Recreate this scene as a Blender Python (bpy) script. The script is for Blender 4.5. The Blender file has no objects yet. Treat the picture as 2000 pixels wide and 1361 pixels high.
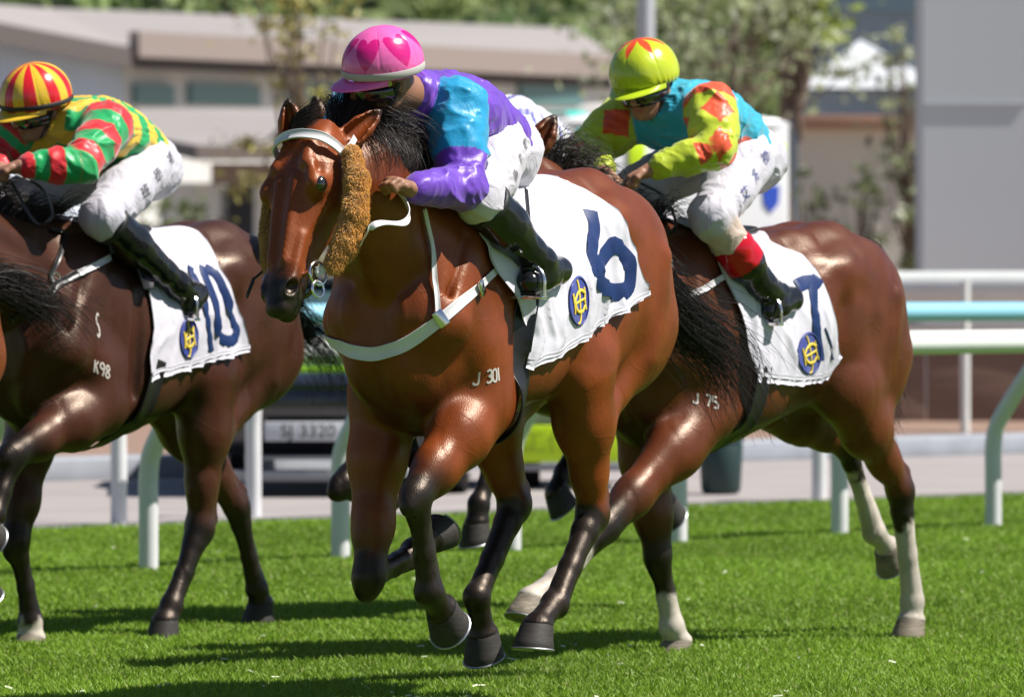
import bpy, math, random, time
import numpy as np
from mathutils import Vector, Matrix, noise as mnoise
from mathutils.bvhtree import BVHTree

T0 = time.time()
random.seed(7)
RNG = np.random.default_rng(7)
R = math.radians
sc = bpy.context.scene
COL = sc.collection

# ------------------------------------------------------------------ camera, sky, sun
F = 11520.0            # focal length in photograph pixels (2000 wide)
CZ = 1.3               # height of the lens
HY = 560.0             # row of the horizon
cam_d = bpy.data.cameras.new('camera')
cam = bpy.data.objects.new('camera', cam_d); COL.objects.link(cam)
cam.location = (0, 0, CZ); cam.rotation_euler = (R(90), 0, 0)
cam_d.sensor_width = 36; cam_d.lens = F * 36 / 2000
cam_d.shift_y = -(680.5 - HY) / 2000
cam_d.clip_start = 0.5; cam_d.clip_end = 3000
cam_d.dof.use_dof = True; cam_d.dof.focus_distance = 17.75; cam_d.dof.aperture_fstop = 5.6
sc.camera = cam

SUN_EL, SUN_AZ = 53.0, -7.0      # azimuth measured from +X towards +Y
sun_dir = Vector((math.cos(R(SUN_EL)) * math.cos(R(SUN_AZ)), math.cos(R(SUN_EL)) * math.sin(R(SUN_AZ)), math.sin(R(SUN_EL))))
world = bpy.data.worlds.new('World'); sc.world = world; world.use_nodes = True
wn = world.node_tree.nodes; wl = world.node_tree.links
bg = wn['Background']; sky = wn.new('ShaderNodeTexSky'); sky.sky_type = 'NISHITA'; sky.sun_disc = False
sky.sun_elevation = R(SUN_EL); sky.sun_rotation = R(90 - SUN_AZ)
sky.air_density = 0.75; sky.dust_density = 0.4; sky.ozone_density = 1.0
wl.new(sky.outputs[0], bg.inputs[0]); bg.inputs[1].default_value = 0.056
sl = bpy.data.lights.new('sun', 'SUN'); sl.energy = 5.0; sl.angle = R(0.55); sl.color = (1.0, 0.955, 0.88)
sun = bpy.data.objects.new('sun', sl); COL.objects.link(sun)
sun.rotation_euler = sun_dir.to_track_quat('Z', 'Y').to_euler()
sun.location = (20, 20, 20)
sc.view_settings.view_transform = 'Standard'; sc.view_settings.look = 'None'
sc.view_settings.gamma = 1; sc.view_settings.exposure = 0.66
sc.render.engine = 'CYCLES'
sc.render.resolution_x = 1024; sc.render.resolution_y = 696

# ------------------------------------------------------------------ helpers
def vec(*a): return np.array(a, dtype=np.float64)
def unit(v): v = np.asarray(v, float); return v / (np.linalg.norm(v) + 1e-12)
def P(px, py, d):
    """World point at distance d behind a photograph pixel."""
    return vec((px - 1000) / F * d, d, CZ - (py - HY) / F * d)
def lerp(a, b, t): return a + (b - a) * t

def tag(o, label=None, cat=None, group=None, kind=None):
    if label: o['label'] = label
    if cat: o['category'] = cat
    if group: o['group'] = group
    if kind: o['kind'] = kind
    return o
def empty(name, loc=(0, 0, 0), rz=0, label=None, cat=None, group=None):
    o = bpy.data.objects.new(name, None); COL.objects.link(o)
    o.location = loc; o.rotation_euler = (0, 0, rz); o.empty_display_size = .1
    return tag(o, label, cat, group)
def mesh_obj(name, V, Fc, mats, parent=None, smooth=True, col=None, mi=None, sharp=None):
    """V (n,3); Fc list of index arrays or an (m,3|4) array."""
    me = bpy.data.meshes.new(name)
    V = np.asarray(V, np.float32)
    if isinstance(Fc, np.ndarray):
        m, k = Fc.shape
        loops = Fc.astype(np.int32).ravel(); starts = np.arange(0, m * k, k, dtype=np.int32); tot = np.full(m, k, np.int32)
    else:
        tot = np.array([len(f) for f in Fc], np.int32); starts = np.concatenate([[0], np.cumsum(tot)[:-1]]).astype(np.int32)
        loops = np.array([i for f in Fc for i in f], np.int32); m = len(Fc)
    me.vertices.add(len(V)); me.vertices.foreach_set('co', V.ravel())
    me.loops.add(len(loops)); me.loops.foreach_set('vertex_index', loops)
    me.polygons.add(m); me.polygons.foreach_set('loop_start', starts)
    try: me.polygons.foreach_set('loop_total', tot)
    except Exception: pass
    me.update(calc_edges=True)
    me.validate()
    me.polygons.foreach_set('use_smooth', np.full(len(me.polygons), bool(smooth)))
    if not isinstance(mats, (list, tuple)): mats = [mats]
    for mm in mats: me.materials.append(mm)
    if mi is not None and len(mi) == len(me.polygons): me.polygons.foreach_set('material_index', np.asarray(mi, np.int32))
    if col is not None:
        ca = me.color_attributes.new('Col', 'FLOAT_COLOR', 'POINT')
        c4 = np.ones((len(V), 4), np.float32); c4[:, :3] = col
        ca.data.foreach_set('color', c4.ravel())
    if sharp is not None and not smooth is False:
        try: me.set_sharp_from_angle(angle=R(sharp))
        except Exception: pass
    o = bpy.data.objects.new(name, me); COL.objects.link(o)
    if parent is not None: o.parent = parent
    return o

class MB:
    """Collects boxes, tubes, lathes and polygons; build() links them as one mesh."""
    def __init__(s): s.V = []; s.F = []; s.M = []; s.n = 0
    def add(s, V, Fc, m=0):
        V = np.asarray(V, float); s.V.append(V); s.F += [[i + s.n for i in f] for f in Fc]; s.M += [m] * len(Fc); s.n += len(V); return s
    def box(s, c, h, rz=0, m=0, ax=None, bev=0):
        c = np.asarray(c, float); h = np.asarray(h, float)
        if ax is None:
            ax = np.array([[math.cos(rz), math.sin(rz), 0], [-math.sin(rz), math.cos(rz), 0], [0, 0, 1]])
        ax = np.asarray(ax, float)
        if bev <= 0:
            pts = [c + ax[0] * h[0] * x + ax[1] * h[1] * y + ax[2] * h[2] * z for z in (-1, 1) for y in (-1, 1) for x in (-1, 1)]
            return s.add(pts, [(0, 2, 3, 1), (4, 5, 7, 6), (0, 1, 5, 4), (2, 6, 7, 3), (0, 4, 6, 2), (1, 3, 7, 5)], m)
        b = bev; out = []; Fc = []
        # rounded-corner prism (bevelled in x/y) with bevelled top and bottom
        def ring(z, ins):
            r = []
            hx, hy = h[0] - ins, h[1] - ins; bb = max(b - ins, 1e-4)
            for (sx, sy, a0) in ((1, 1, 0), (-1, 1, 90), (-1, -1, 180), (1, -1, 270)):
                for k in range(4):
                    a = R(a0 + k * 30)
                    r.append(c + ax[0] * (sx * (hx - bb) + bb * math.cos(a)) + ax[1] * (sy * (hy - bb) + bb * math.sin(a)) + ax[2] * z)
            return r
        zs = [(-h[2], b * .7), (-h[2] + b * .3, b * .2), (-h[2] + b, 0), (h[2] - b, 0), (h[2] - b * .3, b * .2), (h[2], b * .7)]
        for z, i in zs: out += ring(z, i)
        N = 16
        for r in range(len(zs) - 1):
            for k in range(N):
                k2 = (k + 1) % N; Fc.append((r * N + k, r * N + k2, (r + 1) * N + k2, (r + 1) * N + k))
        Fc.append(tuple(range(N))[::-1]); Fc.append(tuple((len(zs) - 1) * N + k for k in range(N)))
        return s.add(out, Fc, m)
    def tube(s, pts, r, n=12, m=0, caps=True, flat=None):
        pts = np.asarray(pts, float); K = len(pts)
        r = np.full(K, r, float) if np.isscalar(r) else np.asarray(r, float)
        T = np.gradient(pts, axis=0); T /= np.linalg.norm(T, axis=1)[:, None] + 1e-12
        up = vec(0, 0, 1) if abs(T[0][2]) < .9 else vec(1, 0, 0)
        if flat is not None: up = np.asarray(flat[0], float)
        out = []; u = unit(up - T[0] * np.dot(up, T[0]))
        for i in range(K):
            if flat is not None: u = unit(up - T[i] * np.dot(up, T[i]))
            else: u = unit(u - T[i] * np.dot(u, T[i]))
            v = np.cross(T[i], u); fu, fv = (1, 1) if flat is None else (flat[1], flat[2])
            for k in range(n):
                a = 2 * math.pi * k / n; out.append(pts[i] + r[i] * (u * math.cos(a) * fu + v * math.sin(a) * fv))
        Fc = [(i * n + k, i * n + (k + 1) % n, (i + 1) * n + (k + 1) % n, (i + 1) * n + k) for i in range(K - 1) for k in range(n)]
        if caps: Fc += [tuple(range(n))[::-1], tuple((K - 1) * n + k for k in range(n))]
        return s.add(out, Fc, m)
    def poly(s, pts, m=0): return s.add(pts, [tuple(range(len(pts)))], m)
    def prism(s, pts, d, m=0):
        """extrude polygon pts by vector d"""
        pts = [np.asarray(p, float) for p in pts]; n = len(pts); d = np.asarray(d, float)
        V = pts + [p + d for p in pts]
        return s.add(V, [tuple(range(n))[::-1], tuple(range(n, 2 * n))] + [(i, (i + 1) % n, n + (i + 1) % n, n + i) for i in range(n)], m)
    def build(s, name, mats, parent=None, smooth=True, sharp=35, xf=None):
        V = np.concatenate(s.V)
        if xf is not None: V = xf(V)
        return mesh_obj(name, V, s.F, mats, parent, smooth, mi=s.M, sharp=sharp if smooth else None)

def curve_pts(pts, n=24):
    """Catmull-Rom through pts."""
    p = np.asarray(pts, float)
    if len(p) < 3: return np.array([lerp(p[0], p[-1], t) for t in np.linspace(0, 1, n)])
    q = np.vstack([2 * p[0] - p[1], p, 2 * p[-1] - p[-2]])
    out = []
    for u in np.linspace(0, len(p) - 1 - 1e-6, n):
        i = int(u); t = u - i; a, b, c, d = q[i], q[i + 1], q[i + 2], q[i + 3]
        out.append(.5 * ((2 * b) + (-a + c) * t + (2 * a - 5 * b + 4 * c - d) * t * t + (-a + 3 * b - 3 * c + d) * t ** 3))
    return np.array(out)
def pinterp(x, xs, ys):
    """smooth (Catmull-Rom, non-uniform) 1-D interpolation, vectorised"""
    xs = np.asarray(xs, float); ys = np.asarray(ys, float)
    m = np.gradient(ys, xs)
    i = np.clip(np.searchsorted(xs, x) - 1, 0, len(xs) - 2)
    h = xs[i + 1] - xs[i]; t = np.clip((x - xs[i]) / h, 0, 1)
    return ((2 * t ** 3 - 3 * t ** 2 + 1) * ys[i] + (t ** 3 - 2 * t ** 2 + t) * h * m[i] + (-2 * t ** 3 + 3 * t ** 2) * ys[i + 1] + (t ** 3 - t ** 2) * h * m[i + 1])

# ------------------------------------------------------------------ implicit-surface modelling
class Fm(dict):
    def __init__(s, A):
        for i in range(3):
            for j in range(3): s[i, j] = float(A[i][j])
class Sdf:
    def __init__(s): s.p = []
    def _add(s, fn, lo, hi, k, col, op): s.p.append((fn, np.asarray(lo, float), np.asarray(hi, float), k, col, op)); return s
    def cone(s, a, b, ra, rb, k=.03, col=(.5, .5, .5), flat=None, op='+'):
        a = np.asarray(a, float); b = np.asarray(b, float)
        S = np.eye(3)
        if flat is not None:
            n = unit(flat[0]); S = np.eye(3) + (flat[1] - 1) * np.outer(n, n)
        ba = S @ (b - a); L2 = float(ba @ ba) + 1e-12
        ba = [float(v) for v in ba]; Sf = [[float(v) for v in r_] for r_ in S]; a0, a1, a2 = (float(v) for v in a); ra = float(ra); rb = float(rb)
        def fn(x, y, z):
            x = x - a0; y = y - a1; z = z - a2
            if flat is not None:
                x, y, z = Sf[0][0] * x + Sf[0][1] * y + Sf[0][2] * z, Sf[1][0] * x + Sf[1][1] * y + Sf[1][2] * z, Sf[2][0] * x + Sf[2][1] * y + Sf[2][2] * z
            t = np.clip((x * ba[0] + y * ba[1] + z * ba[2]) / L2, 0, 1)
            return np.sqrt((x - t * ba[0]) ** 2 + (y - t * ba[1]) ** 2 + (z - t * ba[2]) ** 2) - (ra + (rb - ra) * t)
        m = max(ra, rb) * (1 if flat is None else max(1, 1 / flat[1]))
        return s._add(fn, np.minimum(a, b) - m, np.maximum(a, b) + m, k, col, op)
    def chain(s, pts, rs, k=.03, col=(.5, .5, .5), flat=None):
        for i in range(len(pts) - 1):
            c = col[i] if isinstance(col, list) else col
            s.cone(pts[i], pts[i + 1], rs[i], rs[i + 1], k, c, flat)
        return s
    def ell(s, c, r, ax=None, k=.03, col=(.5, .5, .5), op='+'):
        c = np.asarray(c, float); r = np.asarray(r, float); A = np.eye(3) if ax is None else np.array([unit(v) for v in ax])
        cm, rm, Am = c, r, A
        c = [float(v) for v in c]; r = [float(v) for v in r]; A = Fm(A)
        def fn(x, y, z):
            x = x - c[0]; y = y - c[1]; z = z - c[2]
            u = A[0, 0] * x + A[0, 1] * y + A[0, 2] * z; v = A[1, 0] * x + A[1, 1] * y + A[1, 2] * z; w = A[2, 0] * x + A[2, 1] * y + A[2, 2] * z
            k0 = np.sqrt((u / r[0]) ** 2 + (v / r[1]) ** 2 + (w / r[2]) ** 2); k1 = np.sqrt((u / r[0] ** 2) ** 2 + (v / r[1] ** 2) ** 2 + (w / r[2] ** 2) ** 2) + 1e-9
            return k0 * (k0 - 1) / k1
        m = max(r); return s._add(fn, cm - m, cm + m, k, col, op)
    def loft(s, o, ax, st, k=.03, col=(.5, .5, .5), ex=2.0):
        """ax rows: along, side, up; st rows: s, centre-up, half-up, half-down, half-width"""
        o = np.asarray(o, float); A = np.array([unit(v) for v in ax]); st = np.array(st, float)
        xs = st[:, 0]; lo, hi = xs[0], xs[-1]
        tab = np.linspace(lo, hi, 200); T = [pinterp(tab, xs, st[:, j]).astype(np.float32) for j in range(1, 5)]
        om, Am = o, A; o = [float(v) for v in o]; A = Fm(A); lo = float(lo); hi = float(hi)
        def fn(x, y, z):
            x = x - o[0]; y = y - o[1]; z = z - o[2]
            u = A[0, 0] * x + A[0, 1] * y + A[0, 2] * z; v = A[1, 0] * x + A[1, 1] * y + A[1, 2] * z; w = A[2, 0] * x + A[2, 1] * y + A[2, 2] * z
            q = np.clip((u - lo) * (199 / (hi - lo)), 0, 198.99); i = q.astype(np.int32); f = (q - i).astype(q.dtype)
            g = [t[i] * (1 - f) + t[i + 1] * f for t in T]
            w = w - g[0]; hh = np.where(w > 0, g[1], g[2]); hw = g[3]
            if ex == 2.0: rr = np.sqrt((v / hw) ** 2 + (w / hh) ** 2)
            else: rr = ((np.abs(v) / hw) ** ex + (np.abs(w) / hh) ** ex) ** (1 / ex)
            k1 = np.sqrt((v / hw ** 2) ** 2 + (w / hh ** 2) ** 2) + 1e-4
            d = np.minimum((rr - 1) * rr / np.maximum(k1, 1e-4), 9) if ex == 2.0 else (rr - 1) * np.minimum(hw, hh)
            du = np.maximum(np.maximum(lo - u, u - hi), 0)
            return np.where(du > 0, np.sqrt(np.maximum(d, 0) ** 2 + du ** 2), d)
        m = st[:, 2:].max() + abs(st[:, 1]).max() + .02
        e = np.array([om + Am[0] * lo, om + Am[0] * hi])
        return s._add(fn, e.min(0) - m, e.max(0) + m, k, col, '+')
    def mesh(s, h=.01):
        lo = np.min([p[1] for p in s.p if p[5] == '+'], axis=0) - 3 * h; hi = np.max([p[2] for p in s.p if p[5] == '+'], axis=0) + 3 * h
        n = np.ceil((hi - lo) / h).astype(int) + 1
        X = [(lo[i] + h * np.arange(n[i])).astype(np.float32) for i in range(3)]
        D = np.full(n, .2, np.float32)
        for fn, a, b, k, col, op in s.p:
            mg = k + 2 * h
            i0 = np.maximum(((a - mg - lo) / h).astype(int), 0); i1 = np.minimum(((b + mg - lo) / h).astype(int) + 2, n)
            if (i1 <= i0).any(): continue
            sl = tuple(slice(i0[q], i1[q]) for q in range(3))
            d = fn(X[0][sl[0]][:, None, None], X[1][sl[1]][None, :, None], X[2][sl[2]][None, None, :]).astype(np.float32)
            E = D[sl]
            if op == '+':
                hh = np.clip(.5 + .5 * (d - E) / k, 0, 1); D[sl] = d * (1 - hh) + E * hh - k * hh * (1 - hh)
            elif op == '-':
                d = -d; hh = np.clip(.5 - .5 * (d - E) / k, 0, 1); D[sl] = d * (1 - hh) + E * hh + k * hh * (1 - hh)
        D[0] = D[-1] = .2; D[:, 0] = D[:, -1] = .2; D[:, :, 0] = D[:, :, -1] = .2
        ids = []; pos = []; quads = []
        sg = D < 0
        for ax in range(3):
            s0 = [slice(None)] * 3; s1 = [slice(None)] * 3; s0[ax] = slice(0, -1); s1[ax] = slice(1, None)
            m = sg[tuple(s0)] != sg[tuple(s1)]
            I = np.argwhere(m)
            J = I.copy(); J[:, ax] += 1
            a = D[I[:, 0], I[:, 1], I[:, 2]]; b = D[J[:, 0], J[:, 1], J[:, 2]]
            t = a / (a - b)
            Pp = I.astype(np.float64); Pp[:, ax] += t
            o1, o2 = (ax + 1) % 3, (ax + 2) % 3
            cells = []
            for (da, db) in ((-1, -1), (0, -1), (0, 0), (-1, 0)):
                C = I.copy(); C[:, o1] += da; C[:, o2] += db
                cells.append((C[:, 0] * n[1] + C[:, 1]) * n[2] + C[:, 2])
            cells = np.array(cells).T
            fl = a < 0
            q = np.where(fl[:, None], cells, cells[:, ::-1])
            quads.append(q); ids.append(cells.ravel()); pos.append(np.repeat(Pp, 4, axis=0))
        ids = np.concatenate(ids); pos = np.concatenate(pos); quads = np.concatenate(quads)
        u, inv = np.unique(ids, return_inverse=True)
        cnt = np.bincount(inv)
        V = np.stack([np.bincount(inv, pos[:, i]) / cnt for i in range(3)], 1) * h + lo
        Q = np.searchsorted(u, quads)
        return V, Q
    def color(s, V, sharp=1.0):
        d0 = np.full(len(V), .2); C = np.tile(np.array([.5, .5, .5]), (len(V), 1))
        for fn, a, b, k, col, op in s.p:
            if op != '+': continue
            mg = k + .02
            m = ((V > a - mg) & (V < b + mg)).all(1)
            if not m.any(): continue
            v = V[m]; d = fn(v[:, 0], v[:, 1], v[:, 2]); E = d0[m]
            hh = np.clip(.5 + .5 * (d - E) / k, 0, 1)
            c = col(v) if callable(col) else np.asarray(col, float)[None, :]
            h2 = hh if sharp == 1 else np.clip(.5 + (hh - .5) * sharp, 0, 1)
            C[m] = c * (1 - h2[:, None]) + C[m] * h2[:, None]
            d0[m] = d * (1 - hh) + E * hh - k * hh * (1 - hh)
        return C

def bvh_of(V, Q): return BVHTree.FromPolygons([tuple(v) for v in V], [tuple(int(i) for i in q) for q in Q])

def fnoise(V, f, seed=0.0, oct=3):
    """cheap vectorised value noise in [-1,1]"""
    V = np.asarray(V, float); out = np.zeros(len(V)); amp = 1; tot = 0
    for o in range(oct):
        q = V * f * (2 ** o) + seed + 17.3 * o; i = np.floor(q).astype(np.int64); fr = q - i; fr = fr * fr * (3 - 2 * fr)
        def hsh(dx, dy, dz):
            n = (i[:, 0] + dx) * 374761393 + (i[:, 1] + dy) * 668265263 + (i[:, 2] + dz) * 2147483647
            n = (n ^ (n >> 13)) * 1274126177; n = n ^ (n >> 16); return ((n & 0xffff) / 32767.5) - 1
        c = 0
        for dx in (0, 1):
            for dy in (0, 1):
                for dz in (0, 1):
                    w = (fr[:, 0] if dx else 1 - fr[:, 0]) * (fr[:, 1] if dy else 1 - fr[:, 1]) * (fr[:, 2] if dz else 1 - fr[:, 2])
                    c = c + w * hsh(dx, dy, dz)
        out += amp * c; tot += amp; amp *= .5
    return out / tot
def vnormals(V, Q):
    a, b, c, d = (V[Q[:, i]] for i in range(4)); n = np.cross(c - a, d - b)
    N = np.zeros_like(V)
    for i in range(4):
        for j in range(3): N[:, j] += np.bincount(Q[:, i], n[:, j], minlength=len(V))
    return N / (np.linalg.norm(N, axis=1)[:, None] + 1e-12)

def strands(paths, radii, nseg=3):
    """list-free hair: paths (S,K,3), radii (S,K) -> V, quads"""
    S, K, _ = paths.shape
    T = np.gradient(paths, axis=1); T /= np.linalg.norm(T, axis=2)[..., None] + 1e-12
    ref = RNG.normal(size=(S, 1, 3)); u = ref - T * (ref * T).sum(2, keepdims=True); u /= np.linalg.norm(u, axis=2)[..., None] + 1e-12
    v = np.cross(T, u); a = 2 * math.pi * np.arange(nseg) / nseg
    V = paths[:, :, None, :] + radii[:, :, None, None] * (u[:, :, None, :] * np.cos(a)[None, None, :, None] + v[:, :, None, :] * np.sin(a)[None, None, :, None])
    idx = np.arange(S * K * nseg).reshape(S, K, nseg); nx = np.roll(idx, -1, axis=2)
    Q = np.stack([idx[:, :-1], nx[:, :-1], nx[:, 1:], idx[:, 1:]], -1).reshape(-1, 4)
    return V.reshape(-1, 3), Q

# ------------------------------------------------------------------ materials
_m = {}
def sock(n, name, val):
    if name in n.inputs: n.inputs[name].default_value = val
def mat(name, col=(.5, .5, .5), rough=.6, spec=.5, metal=0, coat=0, bump=0, bscale=40, bdist=.002, var=0, vscale=8, vcol=False, sheen=0, stretch=None, aniso=0, extra=None, trans=0, sss=0):
    if name in _m: return _m[name]
    m = bpy.data.materials.new(name); m.use_nodes = True; _m[name] = m
    nt = m.node_tree; b = nt.nodes['Principled BSDF']; L = nt.links.new
    b.inputs['Base Color'].default_value = (*col, 1); sock(b, 'Roughness', rough); sock(b, 'Specular IOR Level', spec); sock(b, 'Metallic', metal)
    sock(b, 'Coat Weight', coat); sock(b, 'Coat Roughness', .15); sock(b, 'Sheen Weight', sheen); sock(b, 'Anisotropic', aniso); sock(b, 'Transmission Weight', trans)
    if sss: sock(b, 'Subsurface Weight', sss); sock(b, 'Subsurface Scale', .01)
    tc = nt.nodes.new('ShaderNodeTexCoord'); mp = nt.nodes.new('ShaderNodeMapping'); L(tc.outputs['Object'], mp.inputs[0])
    if stretch: mp.inputs['Scale'].default_value = stretch
    src = None
    if vcol:
        a = nt.nodes.new('ShaderNodeVertexColor'); a.layer_name = 'Col'; src = a.outputs[0]
    if var:
        nz = nt.nodes.new('ShaderNodeTexNoise'); nz.inputs['Scale'].default_value = vscale; nz.inputs['Detail'].default_value = 5; L(mp.outputs[0], nz.inputs[0])
        mr = nt.nodes.new('ShaderNodeMapRange'); mr.inputs[1].default_value = .3; mr.inputs[2].default_value = .7; mr.inputs[3].default_value = 1 - var; mr.inputs[4].default_value = 1 + var; L(nz.outputs[0], mr.inputs[0])
        mx = nt.nodes.new('ShaderNodeVectorMath'); mx.operation = 'SCALE'
        if src: L(src, mx.inputs[0])
        else: mx.inputs[0].default_value = col
        L(mr.outputs[0], mx.inputs['Scale']); src = mx.outputs[0]
    if src: L(src, b.inputs['Base Color'])
    if bump:
        n2 = nt.nodes.new('ShaderNodeTexNoise'); n2.inputs['Scale'].default_value = bscale; n2.inputs['Detail'].default_value = 6; L(mp.outputs[0], n2.inputs[0])
        bp = nt.nodes.new('ShaderNodeBump'); bp.inputs['Strength'].default_value = bump; bp.inputs['Distance'].default_value = bdist; L(n2.outputs[0], bp.inputs['Height']); L(bp.outputs[0], b.inputs['Normal'])
    if extra: extra(nt, b, mp)
    return m

# ------------------------------------------------------------------ a horse's own frame
class Frame:
    """x forward, y towards the horse's left, z up; origin on the ground"""
    def __init__(s, px, d, theta):
        s.O = vec((px - 1000) / F * d, d, 0); t = R(theta)
        s.f = vec(-math.sin(t), -math.cos(t), 0); s.l = vec(math.cos(t), -math.sin(t), 0); s.u = vec(0, 0, 1)
        s.rz = math.atan2(s.f[1], s.f[0])
    def loc(s, p):
        q = np.asarray(p, float) - s.O; return np.stack([q @ s.f, q @ s.l, q[..., 2]], -1)
    def wld(s, q):
        q = np.asarray(q, float); return s.O + q[..., 0:1] * s.f + q[..., 1:2] * s.l + q[..., 2:3] * s.u
    def at(s, px, py, lat):
        C = vec(0, 0, CZ); r = vec((px - 1000) / F, 1, -(py - HY) / F)
        t = (lat + (s.O - C) @ s.l) / (r @ s.l); return s.loc(C + t * r)
    def ray(s, px, py):
        """camera ray in the local frame"""
        C = vec(0, 0, CZ); r = unit(vec((px - 1000) / F, 1, -(py - HY) / F))
        return s.loc(C), vec(r @ s.f, r @ s.l, r[2])
    def pix(s, q):
        w = s.wld(q); return ((w[0] / w[1]) * F + 1000, HY - (w[2] - CZ) / w[1] * F)
# ------------------------------------------------------------------ horses
def coat_extra(nt, b, mp):
    L = nt.links.new
    # fine hair direction + veins
    n1 = nt.nodes.new('ShaderNodeTexNoise'); n1.inputs['Scale'].default_value = 9; n1.inputs['Detail'].default_value = 3; L(mp.outputs[0], n1.inputs[0])
    m2 = nt.nodes.new('ShaderNodeMapping'); m2.inputs['Scale'].default_value = (60, 60, 14); m2.inputs['Rotation'].default_value = (0, .5, 0)
    tc = [n for n in nt.nodes if n.type == 'TEX_COORD'][0]; L(tc.outputs['Object'], m2.inputs[0])
    n2 = nt.nodes.new('ShaderNodeTexNoise'); n2.inputs['Scale'].default_value = 4; n2.inputs['Detail'].default_value = 4; L(m2.outputs[0], n2.inputs[0])
    # veins: thin ridges where a distorted noise crosses its mean
    n3 = nt.nodes.new('ShaderNodeTexNoise'); n3.inputs['Scale'].default_value = 4.5; n3.inputs['Detail'].default_value = 2; n3.inputs['Distortion'].default_value = .8; L(mp.outputs[0], n3.inputs[0])
    v1 = nt.nodes.new('ShaderNodeMath'); v1.operation = 'SUBTRACT'; L(n3.outputs[0], v1.inputs[0]); v1.inputs[1].default_value = .5
    v2 = nt.nodes.new('ShaderNodeMath'); v2.operation = 'ABSOLUTE'; L(v1.outputs[0], v2.inputs[0])
    v3 = nt.nodes.new('ShaderNodeMapRange'); v3.interpolation_type = 'SMOOTHSTEP'; L(v2.outputs[0], v3.inputs[0]); v3.inputs[1].default_value = 0; v3.inputs[2].default_value = .035; v3.inputs[3].default_value = .2; v3.inputs[4].default_value = 0
    n1m = nt.nodes.new('ShaderNodeMath'); n1m.operation = 'ADD'; L(n1.outputs[0], n1m.inputs[0]); L(v3.outputs[0], n1m.inputs[1])
    ad = nt.nodes.new('ShaderNodeMath'); ad.operation = 'MULTIPLY_ADD'; L(n1m.outputs[0], ad.inputs[0]); ad.inputs[1].default_value = 1.6; L(n2.outputs[0], ad.inputs[2])
    bp = nt.nodes.new('ShaderNodeBump'); bp.inputs['Strength'].default_value = .5; bp.inputs['Distance'].default_value = .0022; L(ad.outputs[0], bp.inputs['Height']); L(bp.outputs[0], b.inputs['Normal'])
    rr = nt.nodes.new('ShaderNodeMapRange'); L(n1.outputs[0], rr.inputs[0]); rr.inputs[1].default_value = .3; rr.inputs[2].default_value = .7; rr.inputs[3].default_value = .30; rr.inputs[4].default_value = .46; L(rr.outputs[0], b.inputs['Roughness']); b.inputs['Specular Tint'].default_value = (1, .80, .64, 1)
M_coat = mat('horse_coat', rough=.42, spec=.45, vcol=True, var=.22, vscale=7, extra=coat_extra)
M_hair = mat('horse_hair', rough=.42, spec=.35, vcol=True)
M_hoof = mat('hoof_horn', (.07, .055, .045), rough=.7, var=.4, vscale=30, vcol=True, stretch=(1, 1, 6), bump=.3, bscale=60)
M_shoe = mat('horseshoe_metal', (.35, .36, .38), rough=.45, metal=1)
M_eye = mat('horse_eye', (.012, .008, .006), rough=.05, spec=.8, coat=1)
M_white_strap = mat('white_strap', (.64, .62, .64), rough=.42, coat=.15, bump=.3, bscale=90, bdist=.001, var=.07)
M_black_leather = mat('black_leather', (.014, .013, .013), rough=.35, bump=.3, bscale=120, bdist=.001)
M_metal = mat('bright_metal', (.75, .74, .72), rough=.18, metal=1)

def hoof(parent, C, n, white=False, fr=None, rad=.063, lab=None):
    n = unit(n); f = unit(vec(-n[2], 0, n[0])); s = np.cross(n, f)
    V = []; N = 28
    rows = [(0, .78, .0, .0), (.012, .84, .0, .003), (.03, .88, .0, .009), (.055, .97, 0, .016), (.072, 1.02, 0, .020), (.078, .99, 0, .021)]
    for (h, r, _, off) in rows:
        for k in range(N):
            a = 2 * math.pi * k / N
            rf = rad * r * (1.12 if math.cos(a) > 0 else .95)
            V.append(C + n * h + f * (off + math.cos(a) * rf) + s * math.sin(a) * rad * r)
    Fc = [(i * N + k, (i + 1) * N + k, (i + 1) * N + (k + 1) % N, i * N + (k + 1) % N) for i in range(len(rows) - 1) for k in range(N)]
    Fc.append(tuple(range(N))); Fc.append(tuple((len(rows) - 1) * N + k for k in range(N))[::-1])
    c = np.tile(vec(.20, .165, .12) if white else vec(.026, .021, .018), (len(V), 1)); c[:N * 2] *= .8
    o = mesh_obj('hoof', V, Fc, M_hoof, parent, col=c, sharp=40)
    m = MB(); pts = []
    for k in range(-10, 11):
        a = math.pi * .86 * k / 10; rf = rad * (1.12 if math.cos(a) > 0 else .95) * .93
        pts.append(C + n * .080 + f * (.021 + math.cos(a) * rf) + s * math.sin(a) * rad * .93)
    m.tube(pts, .0105, n=8, flat=(n, .45, 1.0)); m.build('horseshoe', M_shoe, o)
    return o

# trunk profile at rest: x, top, bottom, half-width
TRUNK = [(-.84, 1.27, 1.10, .075), (-.76, 1.42, .98, .15), (-.62, 1.535, .93, .215), (-.45, 1.60, .93, .255), (-.25, 1.585, .93, .262), (-.05, 1.53, .88, .268),
         (.12, 1.51, .83, .272), (.28, 1.53, .80, .265), (.42, 1.60, .79, .240), (.54, 1.61, .80, .215), (.66, 1.53, .84, .195), (.75, 1.40, .92, .165), (.81, 1.27, 1.03, .10)]

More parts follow.
